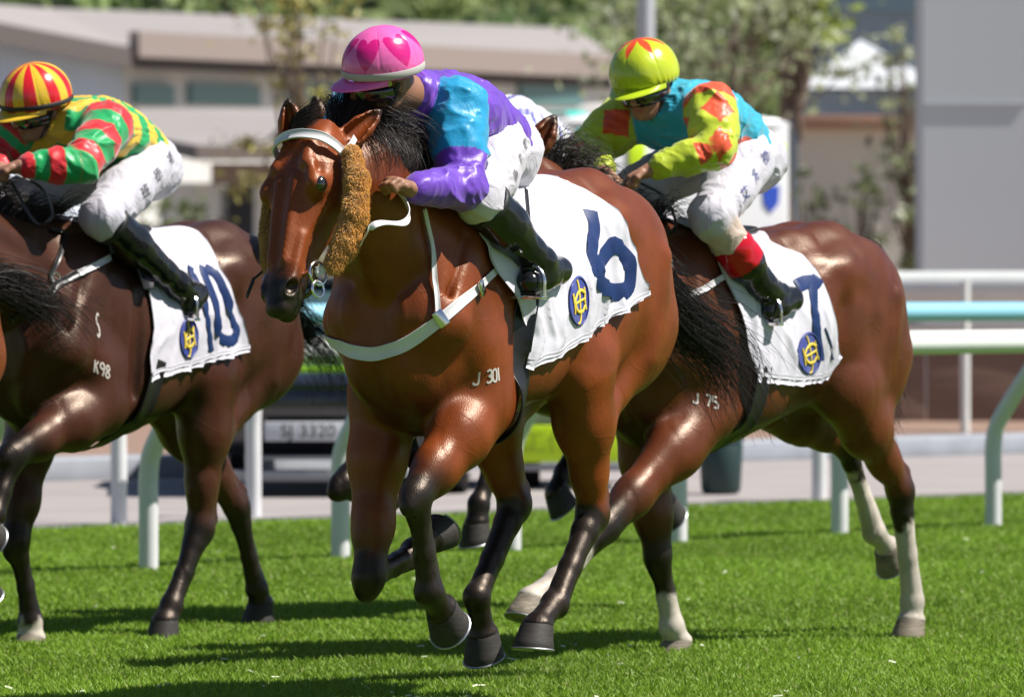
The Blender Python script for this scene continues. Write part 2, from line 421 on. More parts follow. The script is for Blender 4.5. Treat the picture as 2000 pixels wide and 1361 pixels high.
def horse(H):
    fr = H['fr']; dz = H.get('dz', 0); pt = R(H.get('pitch', 0)); cp, sp = math.cos(pt), math.sin(pt)
    h = H.get('voxel', .009)
    def T(x, y, z):
        zz = z - 1.2; return vec(x * cp - zz * sp, y, 1.2 + dz + x * sp + zz * cp)
    H['T'] = T
    base, dark, points = [np.array(c) for c in H['coat']]
    S = Sdf()
    ax = (vec(cp, 0, sp), vec(0, 1, 0), vec(-sp, 0, cp))
    o = T(0, 0, 0)
    st = [(x, (t + b) / 2, (t - b) / 2, (t - b) / 2, w) for x, t, b, w in TRUNK]
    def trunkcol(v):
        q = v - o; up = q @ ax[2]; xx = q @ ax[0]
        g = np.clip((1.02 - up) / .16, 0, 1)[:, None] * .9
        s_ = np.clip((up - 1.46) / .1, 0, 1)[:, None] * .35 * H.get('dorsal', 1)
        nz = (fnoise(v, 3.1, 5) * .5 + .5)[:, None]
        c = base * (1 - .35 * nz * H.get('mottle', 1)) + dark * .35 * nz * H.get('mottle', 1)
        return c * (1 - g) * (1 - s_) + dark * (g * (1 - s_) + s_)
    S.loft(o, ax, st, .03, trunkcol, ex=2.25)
    bc = trunkcol
    # --- haunch, loin, shoulder and chest muscles
    for sd in (1, -1):
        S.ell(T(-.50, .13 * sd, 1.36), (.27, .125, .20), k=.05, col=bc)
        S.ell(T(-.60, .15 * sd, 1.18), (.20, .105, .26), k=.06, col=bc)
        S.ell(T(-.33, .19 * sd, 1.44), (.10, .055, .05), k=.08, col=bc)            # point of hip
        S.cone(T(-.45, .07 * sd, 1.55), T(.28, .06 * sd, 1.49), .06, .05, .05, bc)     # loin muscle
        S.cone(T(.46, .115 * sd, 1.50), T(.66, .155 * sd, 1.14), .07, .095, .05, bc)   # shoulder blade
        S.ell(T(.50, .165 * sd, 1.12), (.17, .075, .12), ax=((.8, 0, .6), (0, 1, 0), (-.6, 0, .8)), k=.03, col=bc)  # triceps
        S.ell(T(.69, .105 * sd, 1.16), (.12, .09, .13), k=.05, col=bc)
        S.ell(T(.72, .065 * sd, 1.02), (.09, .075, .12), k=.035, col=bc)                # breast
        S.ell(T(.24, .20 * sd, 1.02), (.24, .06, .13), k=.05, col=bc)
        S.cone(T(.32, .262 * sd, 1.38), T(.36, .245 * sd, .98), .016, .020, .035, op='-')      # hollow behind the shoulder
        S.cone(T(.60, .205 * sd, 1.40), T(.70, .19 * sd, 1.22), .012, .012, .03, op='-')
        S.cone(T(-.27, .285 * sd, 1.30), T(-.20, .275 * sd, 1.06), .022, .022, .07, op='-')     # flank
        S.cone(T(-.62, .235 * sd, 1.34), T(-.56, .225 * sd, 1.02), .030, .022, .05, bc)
    # --- neck
    nk = H['neck']; pole = nk[-1]
    K = len(nk); q = curve_pts(nk, 7); ra = np.interp(np.linspace(0, 1, 7), [0, .25, .6, 1], [.240, .185, .150, .115])
    lat = vec(0, 1, 0)
    S.chain(q, ra, .05, bc, flat=(lat, 1.75))
    nd = unit(q[-1] - q[0]); side = unit(np.cross(vec(0, 0, 1), nd)); nup = np.cross(nd, side)
    for sd in (1, -1):
        S.cone(q[0] + side * .10 * sd - nup * .10, q[-1] + side * .05 * sd - nup * .04, .09, .05, .05, bc)   # neck muscle
        S.cone(q[1] + side * .07 * sd + nup * .05, q[-2] + side * .05 * sd + nup * .04, .07, .05, .05, bc)
    crest = [q[i] + nup * (ra[i] * .97) for i in range(7)]; H['crest'] = crest
    # --- head
    hp, hm, hs = H['head']   # poll, muzzle, side vector
    a = unit(hm - hp); s_ = unit(hs - a * (hs @ a)); n = np.cross(s_, a)
    if n[2] < 0 and H.get('nflip', True): n = -n
    if n @ vec(1, 0, .4) < 0: n = -n
    HL = np.linalg.norm(hm - hp); sc_ = HL / .60; H['hd'] = (hp, a, s_, n, sc_)
    def hq(s, y, u): return hp + a * s * sc_ + s_ * y * sc_ * H.get('hw', 1.15) + n * u * sc_ * 1.05
    H['hq'] = hq
    hst = [(-.03, 0, .03, .07, .055), (.03, 0, .062, .105, .078), (.10, 0, .074, .135, .084), (.20, 0, .080, .145, .093), (.275, 0, .076, .128, .076), (.36, 0, .066, .094, .057), (.43, 0, .058, .070, .049),
           (.50, 0, .054, .062, .050), (.55, 0, .050, .058, .049), (.59, 0, .040, .046, .040), (.615, 0, .022, .028, .025)]
    hw_ = H.get('hw', 1.15); hst = [(r[0] * sc_, r[1] * sc_, r[2] * sc_ * 1.05, r[3] * sc_ * 1.08, r[4] * sc_ * hw_) for r in hst]
    def hcol(v):
        t = ((v - hp) @ a) / sc_; u = ((v - hp) @ n) / sc_
        g = np.clip((t - .46) / .07 + .25 * fnoise(v, 25, 3), 0, 1)[:, None]; e = .45 * np.clip((t - .30) / .2, 0, 1)[:, None] * (1 - g)
        y = np.abs((v - hp) @ s_) / sc_
        ey = np.clip(1 - np.sqrt((t - .22) ** 2 + (y - .09) ** 2 + (u - .03) ** 2) / .055, 0, 1)[:, None] * .8
        c = base * (1 - ey) + dark * ey
        return (c * (1 - g) + points * g)
    S.loft(hp, (a, s_, n), hst, .035, hcol, ex=2.5)
    for sd in (1, -1):
        S.ell(hq(.212, .083 * sd, .042), (.042 * sc_, .026 * sc_, .034 * sc_), ax=(a, s_, n), k=.022, col=hcol)     # eye bulge
        S.cone(hq(.15, .066 * sd, .066), hq(.215, .086 * sd, .064), .014 * sc_, .019 * sc_, .02, hcol)               # brow ridge
        S.cone(hq(.08, .045 * sd, .068), hq(.15, .055 * sd, .078), .014 * sc_, .016 * sc_, .02, hcol)
        S.ell(hq(.158, .090 * sd, .050), (.022 * sc_, .014 * sc_, .016 * sc_), ax=(a, s_, n), k=.012, op='-')       # hollow over the eye
        S.cone(hq(.25, .080 * sd, -.002), hq(.35, .052 * sd, .012), .011 * sc_, .007 * sc_, .014, hcol)               # facial crest
        S.ell(hq(.16, .078 * sd, -.06), (.085 * sc_, .024 * sc_, .075 * sc_), ax=(a, s_, n), k=.03, col=hcol)        # jowl
        S.cone(hq(.20, .030 * sd, .074), hq(.46, .024 * sd, .054), .012 * sc_, .012 * sc_, .02, hcol)                 # nasal bone
        S.cone(hq(.37, .048 * sd, .022), hq(.50, .044 * sd, .022), .012 * sc_, .018 * sc_, .02, hcol)
        S.ell(hq(.535, .044 * sd, .022), (.040 * sc_, .022 * sc_, .031 * sc_), ax=(a + .3 * n, s_, n - .3 * a), k=.015, col=hcol)    # nostril rim
        S.ell(hq(.545, .058 * sd, .027), (.026 * sc_, .022 * sc_, .019 * sc_), ax=(a + .5 * n, s_, n - .5 * a), k=.008, op='-')
    S.ell(hq(.585, 0, -.030), (.036 * sc_, .036 * sc_, .030 * sc_), ax=(a, s_, n), k=.012, col=points)                # lower lip
    S.ell(hq(.60, 0, .012), (.026 * sc_, .042 * sc_, .030 * sc_), ax=(a, s_, n), k=.018, col=points)                   # upper lip
    # ears
    for sd, (bs, tip, op) in zip((1, -1), H['ears']):
        bs = np.array(bs); tip = np.array(tip); e = unit(tip - bs); Le = np.linalg.norm(tip - bs); op = unit(np.array(op) - e * (np.array(op) @ e))
        wv = np.cross(e, op)
        ecol = lambda v, bs=bs, e=e, Le=Le: base[None, :] + (points - base)[None, :] * np.clip(((v - bs) @ e / Le - .6) / .35, 0, 1)[:, None]
        prof = [(0, .030), (.25, .041), (.5, .039), (.75, .026), (.93, .011), (1.0, .004)]
        S.chain([bs + e * Le * t + op * .006 * math.sin(t * 3) for t, r in prof], [r * 1.0 for t, r in prof], .012, ecol, flat=(op, 1.25))
        S.cone(bs + e * Le * .25 + op * .026, bs + e * Le * .84 + op * .016, .027, .010, .006, op='-', flat=(op, .8))
    # --- legs
    feet = []
    for nm in ('LF', 'RF', 'LH', 'RH'):
        g = H[nm]; lf = H.get('white', {}).get(nm)
        sd = 1 if nm[0] == 'L' else -1
        Kp, Fp, Cp = np.array(g['k']), np.array(g['f']), np.array(g['c'])
        E = np.array(g['e']) if 'e' in g else (T(.44, .155 * sd, .98) if nm[1] == 'F' else T(-.16, .175 * sd, 1.02))
        def legcol(v, E=E, Kp=Kp, Fp=Fp, lf=lf, nm=nm):
            d = Kp - E; t = ((v - E) @ d) / (d @ d); c2 = Fp - Kp; t2 = ((v - Kp) @ c2) / (c2 @ c2)
            nzv = fnoise(v, 22, 8, 4) * .22
            g1 = np.clip((t - (.68 if nm[1] == 'F' else .80)) / .25 + nzv, 0, 1)[:, None]
            dl = np.linalg.norm(np.cross(v - Kp, c2), axis=1) / np.linalg.norm(c2)
            g2 = (np.clip((t2 + .02) / .08, 0, 1) * np.clip((.085 - dl) / .02, 0, 1) * (t2 < 1.9))[:, None]; g1 = np.maximum(g1, g2)
            c = base * (1 - g1) + points * g1
            if lf is not None:
                w = np.clip((t2 + nzv * .7 - lf) / .05, 0, 1)[:, None] * np.clip((t - .6) / .1, 0, 1)[:, None]
                c = c * (1 - w) + vec(.46, .41, .35) * w
            return c
        if nm[1] == 'F':
            m1 = lerp(E, Kp, .35); m2 = lerp(E, Kp, .72)
            d = unit(Kp - E); bk = unit(vec(d[2], 0, -d[0]));
            if bk[0] > 0: bk = -bk
            S.chain([lerp(T(.50, .14 * sd, 1.12), E, .3), E, m1, m2, Kp], [.112, .102, .094, .070, .054], .05, legcol, flat=(lat, 1.15))
            S.ell(lerp(E, Kp, .22) + bk * .02, (.12, .066, .085), ax=(d, lat, bk), k=.04, col=legcol)
            S.ell(E - d * .02 + bk * .055, (.06, .045, .045), ax=(d, lat, bk), k=.035, col=legcol)
            S.cone(lerp(E, Kp, .1) - bk * .03, lerp(E, Kp, .8) - bk * .012, .056, .038, .03, legcol)
            S.ell(Kp, (.088, .050, .056), ax=(d, lat, bk), k=.02, col=legcol)
            S.cone(Kp - bk * .022 - d * .04, Kp - bk * .024 + unit(Fp - Kp) * .03, .034, .032, .015, legcol); S.ell(Kp + bk * .036 - d * .01, (.034, .028, .024), ax=(d, lat, bk), k=.015, col=legcol)
            r0, r1 = .042, .033
        else:
            d = unit(Kp - E); bk = vec(d[2], 0, -d[0]);
            if bk[0] > 0: bk = -bk
            bk = unit(bk)
            S.chain([T(-.42, .125 * sd, 1.22), lerp(T(-.42, .125 * sd, 1.22), E, .75)], [.17, .135], .07, bc, flat=(lat, 1.35))
            S.chain([E, lerp(E, Kp, .35), lerp(E, Kp, .7), Kp], [.138, .112, .068, .053], .055, legcol, flat=(lat, 1.3))
            S.cone(T(-.70, .13 * sd, 1.12), lerp(E, Kp, .42) + bk * .04, .12, .055, .06, legcol, flat=(lat, 1.2))      # hamstring
            S.cone(lerp(E, Kp, .45) + bk * .045, Kp + bk * .066 - d * .02, .034, .024, .02, legcol)                      # tendon to the hock
            S.cone(Kp + bk * .060 - d * .03, Kp + bk * .036 + unit(Fp - Kp) * .06, .029, .026, .02, legcol)            # point of hock
            S.ell(Kp, (.070, .052, .060), ax=(d, lat, bk), k=.025, col=legcol)
            r0, r1 = .046, .037
        c = unit(Fp - Kp); b2 = vec(c[2], 0, -c[0])
        if (b2 @ bk) < 0: b2 = -b2
        b2 = unit(b2)
        S.chain([Kp, lerp(Kp, Fp, .2), lerp(Kp, Fp, .6), Fp], [r0 + .006, r0 - .004, r1 - .003, r1 + .004], .018, legcol)
        S.chain([lerp(Kp, Fp, .08) + b2 * .030, lerp(Kp, Fp, .55) + b2 * .032, Fp + b2 * .024], [.023, .019, .029], .014, legcol)
        S.ell(Fp, (.045, .043, .046), ax=(c, lat, b2), k=.015, col=legcol)
        S.chain([Fp, lerp(Fp, Cp, .5), Cp], [.038, .035, .044], .018, legcol)
        S.ell(Cp, (.024, .050, .053), ax=(unit(g['n']), lat, np.cross(lat, unit(g['n']))), k=.015, col=legcol)
        feet.append((Cp, np.array(g['n'], float), lf is not None))
    V, Q = S.mesh(h)
    N = vnormals(V, Q); V = V + N * (fnoise(V * vec(1, 1, .5), 12, 4, 2) * .0024 + fnoise(V * vec(1.1, 1, .45), 6.5, 14, 2) * .0085 - .004 * (1 - np.abs(fnoise(V * vec(1.2, 1, .5), 5, 31, 1))) ** 6)[:, None]
    amp = H.get('vein', 1)
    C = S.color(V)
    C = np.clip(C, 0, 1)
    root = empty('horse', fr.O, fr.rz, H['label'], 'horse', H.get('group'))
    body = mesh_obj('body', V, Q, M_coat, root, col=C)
    H['root'] = root; H['V'] = V; H['Q'] = Q
    H['bvh'] = bvh_of(V, Q)
    for (Cp, n_, w) in feet: hoof(root, Cp, n_, w)
    if H.get('eyes', True):
        for sd in (1, -1):
            m = MB(); N_ = 14; c = hq(.215, .098 * sd, .046); Vv = []; ra = .0255 * sc_
            for i in range(N_ + 1):
                for j in range(N_ * 2):
                    th = math.pi * i / N_; ph = math.pi * j / N_; Vv.append(c + ra * (a * math.sin(th) * math.cos(ph) + n * math.sin(th) * math.sin(ph) + s_ * math.cos(th) * .75))
            Fc = [(i * 2 * N_ + j, (i + 1) * 2 * N_ + j, (i + 1) * 2 * N_ + (j + 1) % (2 * N_), i * 2 * N_ + (j + 1) % (2 * N_)) for i in range(N_) for j in range(2 * N_)]
            m.add(Vv, Fc); m.build('eye', M_eye, root)
    if 'tail' in H: hair(root, 'tail', [(H['tail'], H.get('tail_w', (.03, .10)), H.get('tail_n', 420))], H.get('hair', (.012, .009, .008)), wave=.03)
    if 'manes' in H: hair(root, 'mane', H['manes'], H.get('hair', (.012, .009, .008)), wave=H.get('mwave', .02), rad=.0016)
    return root

def hair(parent, name, locks, colr, wave=.02, rad=.0022, K=14):
    """locks: list of (guide points, (root spread, tip spread), count)"""
    P_, Rr, Cc = [], [], []
    for g, (w0, w1), cnt in locks:
        g = curve_pts(g, K); L = np.linalg.norm(np.diff(g, axis=0), axis=1).sum()
        for i in range(cnt):
            off = RNG.normal(size=3) * .55; le = RNG.uniform(.45, 1.0); t = np.linspace(0, 1, K) ** 1.0
            tt = t * le * (K - 1); i0 = np.minimum(tt.astype(int), K - 2); f = (tt - i0)[:, None]
            p = g[i0] * (1 - f) + g[i0 + 1] * f
            sp = (w0 + (w1 - w0) * (t * le) ** .8)[:, None]
            ph = RNG.uniform(0, 6.28, 3); fq = RNG.uniform(4, 9, 3) * L * 1.5
            cl = RNG.integers(0, 9); co = np.array([math.sin(cl * 2.4), math.cos(cl * 1.7), math.sin(cl * 4.1)]) * .35
            wv = np.stack([np.sin(fq[j] * t + ph[j]) for j in range(3)], 1) * wave * (t[:, None] ** 1.3) * RNG.uniform(.3, 1.3)
            p = p + (off + co * t[:, None]) * sp + wv
            P_.append(p); Rr.append(rad * RNG.uniform(.6, 1.2) * (1 - .75 * t)); c = np.array(colr) * RNG.uniform(.6, 1.6)
            Cc.append(np.tile(c, (K * 3, 1)))
    V, Q = strands(np.array(P_), np.array(Rr)); return mesh_obj(name, V, Q, M_hair, parent, col=np.concatenate(Cc))
# ------------------------------------------------------------------ tack
def cloth_extra(nt, b, mp):
    L = nt.links.new
    w = nt.nodes.new('ShaderNodeTexNoise'); w.inputs['Scale'].default_value = 420; L(mp.outputs[0], w.inputs[0])
    n = nt.nodes.new('ShaderNodeTexNoise'); n.inputs['Scale'].default_value = 9; n.inputs['Detail'].default_value = 3; n.inputs['Distortion'].default_value = 1.2; L(mp.outputs[0], n.inputs[0])
    a = nt.nodes.new('ShaderNodeMath'); a.operation = 'MULTIPLY_ADD'; L(w.outputs[0], a.inputs[0]); a.inputs[1].default_value = .05; L(n.outputs[0], a.inputs[2])
    bp = nt.nodes.new('ShaderNodeBump'); bp.inputs['Strength'].default_value = .35; bp.inputs['Distance'].default_value = .008; L(a.outputs[0], bp.inputs['Height']); L(bp.outputs[0], b.inputs['Normal'])
M_cloth = mat('white_saddle_cloth', (.58, .56, .63), rough=.6, extra=cloth_extra)
M_navy = mat('navy_satin', (.010, .028, .11), rough=.45, spec=.3, extra=cloth_extra)
M_crest = mat('royal_blue_satin', (.012, .03, .26), rough=.45, sheen=.3)
M_gold = mat('yellow_embroidery', (.75, .55, .06), rough=.5, bump=.5, bscale=300, bdist=.001)
M_brand = mat('white_brand_hair', (.55, .50, .46), rough=.7)

def nearest(bvh, p):
    q, n, _, _ = bvh.find_nearest(Vector(p)); return np.array(q), np.array(n)
def cam_hit(H, px, py):
    o, d = H['fr'].ray(px, py); q, n, _, dist = H['bvh'].ray_cast(Vector(o), Vector(d))
    if q is None: return None
    n = np.array(n)
    return np.array(q), n
def ribbon(parent, name, pts, w, th, m, bvh=None, off=.004, n=60, normals=None, ends=None):
    p = curve_pts(pts, n); N = None
    if bvh is not None:
        Nn = []
        for i in range(len(p)):
            q, nn = nearest(bvh, p[i]); p[i] = q; Nn.append(nn)
        Nn = np.array(Nn)
        for _ in range(4):
            Nn[1:-1] = (Nn[:-2] + Nn[1:-1] * 2 + Nn[2:]) / 4; p[1:-1] = (p[:-2] + 2 * p[1:-1] + p[2:]) / 4
        st_ = np.linalg.norm(np.diff(p, axis=0), axis=1)
        if st_.max() > 4 * np.median(st_) + 1e-6:
            for _ in range(25): p[1:-1] = (p[:-2] + 2 * p[1:-1] + p[2:]) / 4; Nn[1:-1] = (Nn[:-2] + Nn[1:-1] * 2 + Nn[2:]) / 4
        Nn /= np.linalg.norm(Nn, axis=1)[:, None] + 1e-9; p = p + Nn * (off + .002)
    else:
        Nn = np.tile(unit(normals), (n, 1)) if np.ndim(normals) == 1 else curve_pts(normals, n)
    T = np.gradient(p, axis=0); T /= np.linalg.norm(T, axis=1)[:, None] + 1e-9
    S_ = np.cross(Nn, T); S_ /= np.linalg.norm(S_, axis=1)[:, None] + 1e-9; Nn = np.cross(T, S_)
    prof = [(-.5, 0), (-.49, .8), (-.43, 1), (-.40, .8), (0, .85), (.40, .8), (.43, 1), (.49, .8), (.5, 0), (.3, -.3), (-.3, -.3)]
    ww = np.interp(np.linspace(0, 1, n), np.linspace(0, 1, len(w)), w) if not np.isscalar(w) else np.full(n, w)
    V = np.array([p[i] + S_[i] * a * ww[i] + Nn[i] * b * th for i in range(n) for a, b in prof]); k = len(prof)
    Fc = [(i * k + j, i * k + (j + 1) % k, (i + 1) * k + (j + 1) % k, (i + 1) * k + j) for i in range(n - 1) for j in range(k)]
    Fc += [tuple(range(k))[::-1], tuple((n - 1) * k + j for j in range(k))]
    return mesh_obj(name, V, Fc, m, parent)

def trunk_pt(H, x, phi, zc=1.2, yc=0.0):
    """outer surface of the trunk at body station x, angle phi from straight up (+ = left side)"""
    T = H['T']; c = T(x, 0, zc); up = unit(T(x, 0, zc + 1) - c); d = up * math.cos(phi) + vec(0, 1, 0) * math.sin(phi)
    q, n, _, _ = H['bvh'].ray_cast(Vector(c + d * .75), Vector(-d)); 
    if q is None: return c + d * .3, d
    return np.array(q), np.array(n)
def to_xphi(H, q):
    T = H['T']; o = T(0, 0, 1.2); a = unit(T(1, 0, 1.2) - o); u = unit(T(0, 0, 2.2) - o); r = q - o
    return float(r @ a), math.atan2(r[1], r @ u)

def cloth_edges(H, fpx, rpx, bpx, top):
    def cv(l):
        o = []
        for p in l:
            h_ = cam_hit(H, *p)
            if h_ is not None: x, ph = to_xphi(H, h_[0]); o.append((ph, x))
            else: print('cloth miss', p)
        return sorted(o)
    f = [(0, top[0])] + cv(fpx); r = [(0, top[1])] + cv(rpx); b = []
    fp, fx = zip(*f); rp, rx = zip(*r)
    for ph, x in cv(bpx):
        xf, xr = np.interp(ph, fp, fx), np.interp(ph, rp, rx); b.append((float(np.clip((x - xf) / (xr - xf), 0, 1)), ph))
    b = sorted(b); print('edges', [(round(a, 2), round(c, 2)) for a, c in f], [(round(a, 2), round(c, 2)) for a, c in r], [(round(a, 2), round(c, 2)) for a, c in b])
    return dict(front=f, rear=r, bottom=b)
class Cloth:
    def __init__(s, H, front, rear, bottom, label, nu=90, nv=150, seed=1, fold=.012, flare=.012):
        """front/rear: [(phi, x)], bottom: [(u, phi)]"""
        fr = H['fr']; s.H = H
        U = np.linspace(0, 1, nu); W = np.linspace(-1, 1, nv)
        G = np.zeros((nv, nu, 3)); D = np.zeros((nv, nu)); dirs = np.zeros((nv, nu, 3)); cs = np.zeros((nv, nu, 3)); T = H['T']
        bu, bp = zip(*bottom); fp, fx = zip(*front); rp, rx = zip(*rear)
        for i, w in enumerate(W):
            for j, u in enumerate(U):
                ph = abs(w) * np.interp(u, bu, bp); x = lerp(np.interp(ph, fp, fx), np.interp(ph, rp, rx), u)
                p, n = trunk_pt(H, x, ph * (1 if w >= 0 else -1)); c = T(x, 0, 1.2); D[i, j] = np.linalg.norm(p - c); dirs[i, j] = (p - c) / D[i, j]; cs[i, j] = c
        for _ in range(14):
            E = D.copy(); E[1:-1] = (D[:-2] + 2 * D[1:-1] + D[2:]) / 4; E[:, 1:-1] = (E[:, :-2] + 2 * E[:, 1:-1] + E[:, 2:]) / 4; D = np.maximum(E, D - .004)
        uu, ww = np.meshgrid(U, W)
        q = np.stack([uu * 5 + ww * .9 * np.sign(ww), ww * 1.6, np.zeros_like(uu)], -1).reshape(-1, 3)
        f1 = 1 - np.abs(fnoise(q, 1.3, seed, 2)); f2 = 1 - np.abs(fnoise(q[:, [1, 0, 2]] + 2.2 * q, .9, seed + 9, 2)); f3 = fnoise(q, 4, seed + 3, 2)
        f = (f1 ** 4 * 1.0 + f2 ** 5 * .9 + .05 * f3).reshape(nv, nu)
        a = np.abs(ww)
        D = D + .012 + f * fold * (.75 + .4 * a) + flare * np.clip(a - .75, 0, 1) * (.5 + f)
        G = cs + dirs * D[..., None]
        s.G = G; s.U = U; s.W = W
        dx = np.gradient(G, axis=1); dy = np.gradient(G, axis=0); N = np.cross(dy, dx); N /= np.linalg.norm(N, axis=2)[..., None]
        if N[nv // 2 + 10, nu // 2] @ dirs[nv // 2 + 10, nu // 2] < 0: N = -N
        s.N = N
        idx = np.arange(nu * nv).reshape(nv, nu); q1 = np.stack([idx[:-1, :-1], idx[:-1, 1:], idx[1:, 1:], idx[1:, :-1]], -1).reshape(-1, 4)
        root = empty('saddle_cloth', fr.O, fr.rz, label, 'saddle cloth', 'white numbered saddle cloths'); s.root = root
        th = .004; V = np.concatenate([G.reshape(-1, 3), (G - N * th).reshape(-1, 3)]); n = nu * nv
        ed = np.concatenate([idx[0], idx[1:, -1], idx[-1, -2::-1], idx[-2:0:-1, 0]]); e2 = np.roll(ed, -1)
        Q = np.concatenate([q1, q1[:, ::-1] + n, np.stack([ed, e2, e2 + n, ed + n], -1)])
        mesh_obj('cloth', V, Q, M_cloth, root)
        pw = fr.wld(G); s.px = np.stack([pw[..., 0] / pw[..., 1] * F + 1000, HY - (pw[..., 2] - CZ) / pw[..., 1] * F], -1)
        # hem
        for r_ in (-3, 2):
            row = G[r_].copy(); nn = N[r_].copy()
            for _ in range(5): row[1:-1] = (row[:-2] + row[1:-1] + row[2:]) / 3; nn[1:-1] = (nn[:-2] + nn[1:-1] + nn[2:]) / 3
            ribbon(root, 'hem', row + nn * .001, .014, .0022, M_cloth, n=nu, normals=nn)
    def uv(s, px, py):
        d = ((s.px - np.array([px, py])) ** 2).sum(2); d[:len(s.W) // 2] = 1e9
        i, j = np.unravel_index(np.argmin(d), d.shape); i = min(max(i, 1), len(s.W) - 2); j = min(max(j, 1), len(s.U) - 2)
        # one Gauss-Newton refinement
        a = (s.px[i, j + 1] - s.px[i, j - 1]) / 2; b = (s.px[i + 1, j] - s.px[i - 1, j]) / 2; M = np.array([a, b]).T
        try: k = np.linalg.solve(M, np.array([px, py]) - s.px[i, j])
        except Exception: k = np.zeros(2)
        k = np.clip(k, -1, 1); return j + k[0], i + k[1]
    def pos(s, j, i, off=.003):
        j = min(max(j, 0), len(s.U) - 1.001); i = min(max(i, 0), len(s.W) - 1.001); a, b = int(j), int(i); f, g = j - a, i - b
        def L(A): return (A[b, a] * (1 - f) + A[b, a + 1] * f) * (1 - g) + (A[b + 1, a] * (1 - f) + A[b + 1, a + 1] * f) * g
        n = L(s.N); return L(s.G) + unit(n) * off, unit(n)
    def stroke(s, name, pxs, w, m, n=50, off=.003, th=.002):
        """pxs in the picture; followed on the cloth itself, resampled in cloth space"""
        q = [s.uv(*p) for p in pxs]; c = curve_pts([vec(a, b, 0) for a, b in q], n); pp, nn = zip(*[s.pos(x[0], x[1], off) for x in c])
        return pp, nn, w, th
    def strokes(s, name, lst, m, parent=None, off=.003, th=.002):
        MBx = []; Vv = []; Fc = []; k0 = 0
        for pxs, w in lst:
            n = 50 if len(pxs) > 2 else 12
            pp, nn, w, th = s.stroke(name, pxs, w, m, n, off, th)
            p = np.array(pp); N = np.array(nn); T = np.gradient(p, axis=0); T /= np.linalg.norm(T, axis=1)[:, None] + 1e-9; S_ = np.cross(N, T); S_ /= np.linalg.norm(S_, axis=1)[:, None]
            ww = np.full(n, w) if np.isscalar(w) else np.interp(np.linspace(0, 1, n), np.linspace(0, 1, len(w)), w)
            cols = (-.5, -.25, 0, .25, .5)
            for i in range(n):
                for a in cols:
                    base = p[i] + S_[i] * a * ww[i]
                    Vv.append(base + N[i] * (th if abs(a) < .5 else 0))
            K = len(cols)
            Fc += [(k0 + i * K + j, k0 + i * K + j + 1, k0 + (i + 1) * K + j + 1, k0 + (i + 1) * K + j) for i in range(n - 1) for j in range(K - 1)]
            k0 += n * K; off += .0004
        return mesh_obj(name, Vv, Fc, m, parent or s.root)
    def crest(s, cx, cy, rx, ry, tilt=0):
        c = math.cos(tilt); sn = math.sin(tilt)
        def W_(x, y): return (cx + (x * c - y * sn) * rx, cy + (x * sn + y * c) * ry)
        Vv = []; Fc = []; n = 36; rr = (0, .3, .55, .8, 1.0); j0, i0 = s.uv(cx, cy)
        for r in rr[1:]:
            for k in range(n):
                a = 2 * math.pi * k / n; q = s.uv(*W_(r * math.cos(a), r * math.sin(a))); Vv.append(s.pos(q[0], q[1], .004)[0])
        Vv.append(s.pos(j0, i0, .004)[0]); cidx = len(Vv) - 1
        for r in range(3):
            Fc += [(r * n + k, (r + 1) * n + k, (r + 1) * n + (k + 1) % n, r * n + (k + 1) % n) for k in range(n)]
        Fc += [(cidx, k, (k + 1) % n) for k in range(n)]
        cr = mesh_obj('crest', Vv, Fc, M_crest, s.root)
        w = .0085
        L = [([W_(-.25, -.85), W_(-.1, -.6), W_(.0, -.2), W_(.05, .3), W_(.1, .6), W_(.0, .85), W_(-.2, .9)], w),
             ([W_(-.62, -.32), W_(-.5, .1), W_(-.48, .5)], w), ([W_(.42, -.55), W_(.5, 0), W_(.62, .35)], w), ([W_(-.5, .12), W_(.52, -.08)], w),
             ([W_(.5, -.3), W_(.1, -.42), W_(-.35, -.2), W_(-.45, .1), W_(-.2, .4), W_(.2, .42), W_(.5, .2)], w * 1.3)]
        s.strokes('monogram', L, M_gold, cr, off=.0062, th=.002)
        s.strokes('rim', [([W_(.93 * math.cos(2 * math.pi * k / 24), .93 * math.sin(2 * math.pi * k / 24)) for k in range(25)], .005)], M_crest, cr, off=.0055)

GLY = {'J': [[(0.1, .75), (.1, .95), (.35, 1), (.6, .85), (.6, .0)]], '3': [[(.05, .1), (.35, 0), (.6, .15), (.55, .4), (.3, .48), (.6, .6), (.6, .85), (.3, 1), (.05, .9)]],
       '0': [[(.35, 0), (.08, .2), (.08, .8), (.35, 1), (.62, .8), (.62, .2), (.35, 0)]], '1': [[(.3, 0), (.3, 1)]], '7': [[(.05, 0), (.6, 0), (.25, 1)]],
       '5': [[(.58, 0), (.12, 0), (.1, .42), (.4, .38), (.62, .6), (.5, .93), (.1, .95)]], 'K': [[(.1, 0), (.1, 1)], [(.6, 0), (.1, .55)], [(.25, .42), (.62, 1)]],
       '9': [[(.6, .35), (.35, .5), (.1, .35), (.1, .15), (.35, 0), (.6, .15), (.6, .6), (.45, 1)]], '8': [[(.35, .47), (.1, .25), (.35, 0), (.6, .25), (.35, .47), (.08, .75), (.35, 1), (.62, .75), (.35, .47)]],
       'S': [[(.6, .12), (.35, 0), (.1, .2), (.25, .42), (.5, .55), (.6, .8), (.35, 1), (.08, .88)]], ' ': []}
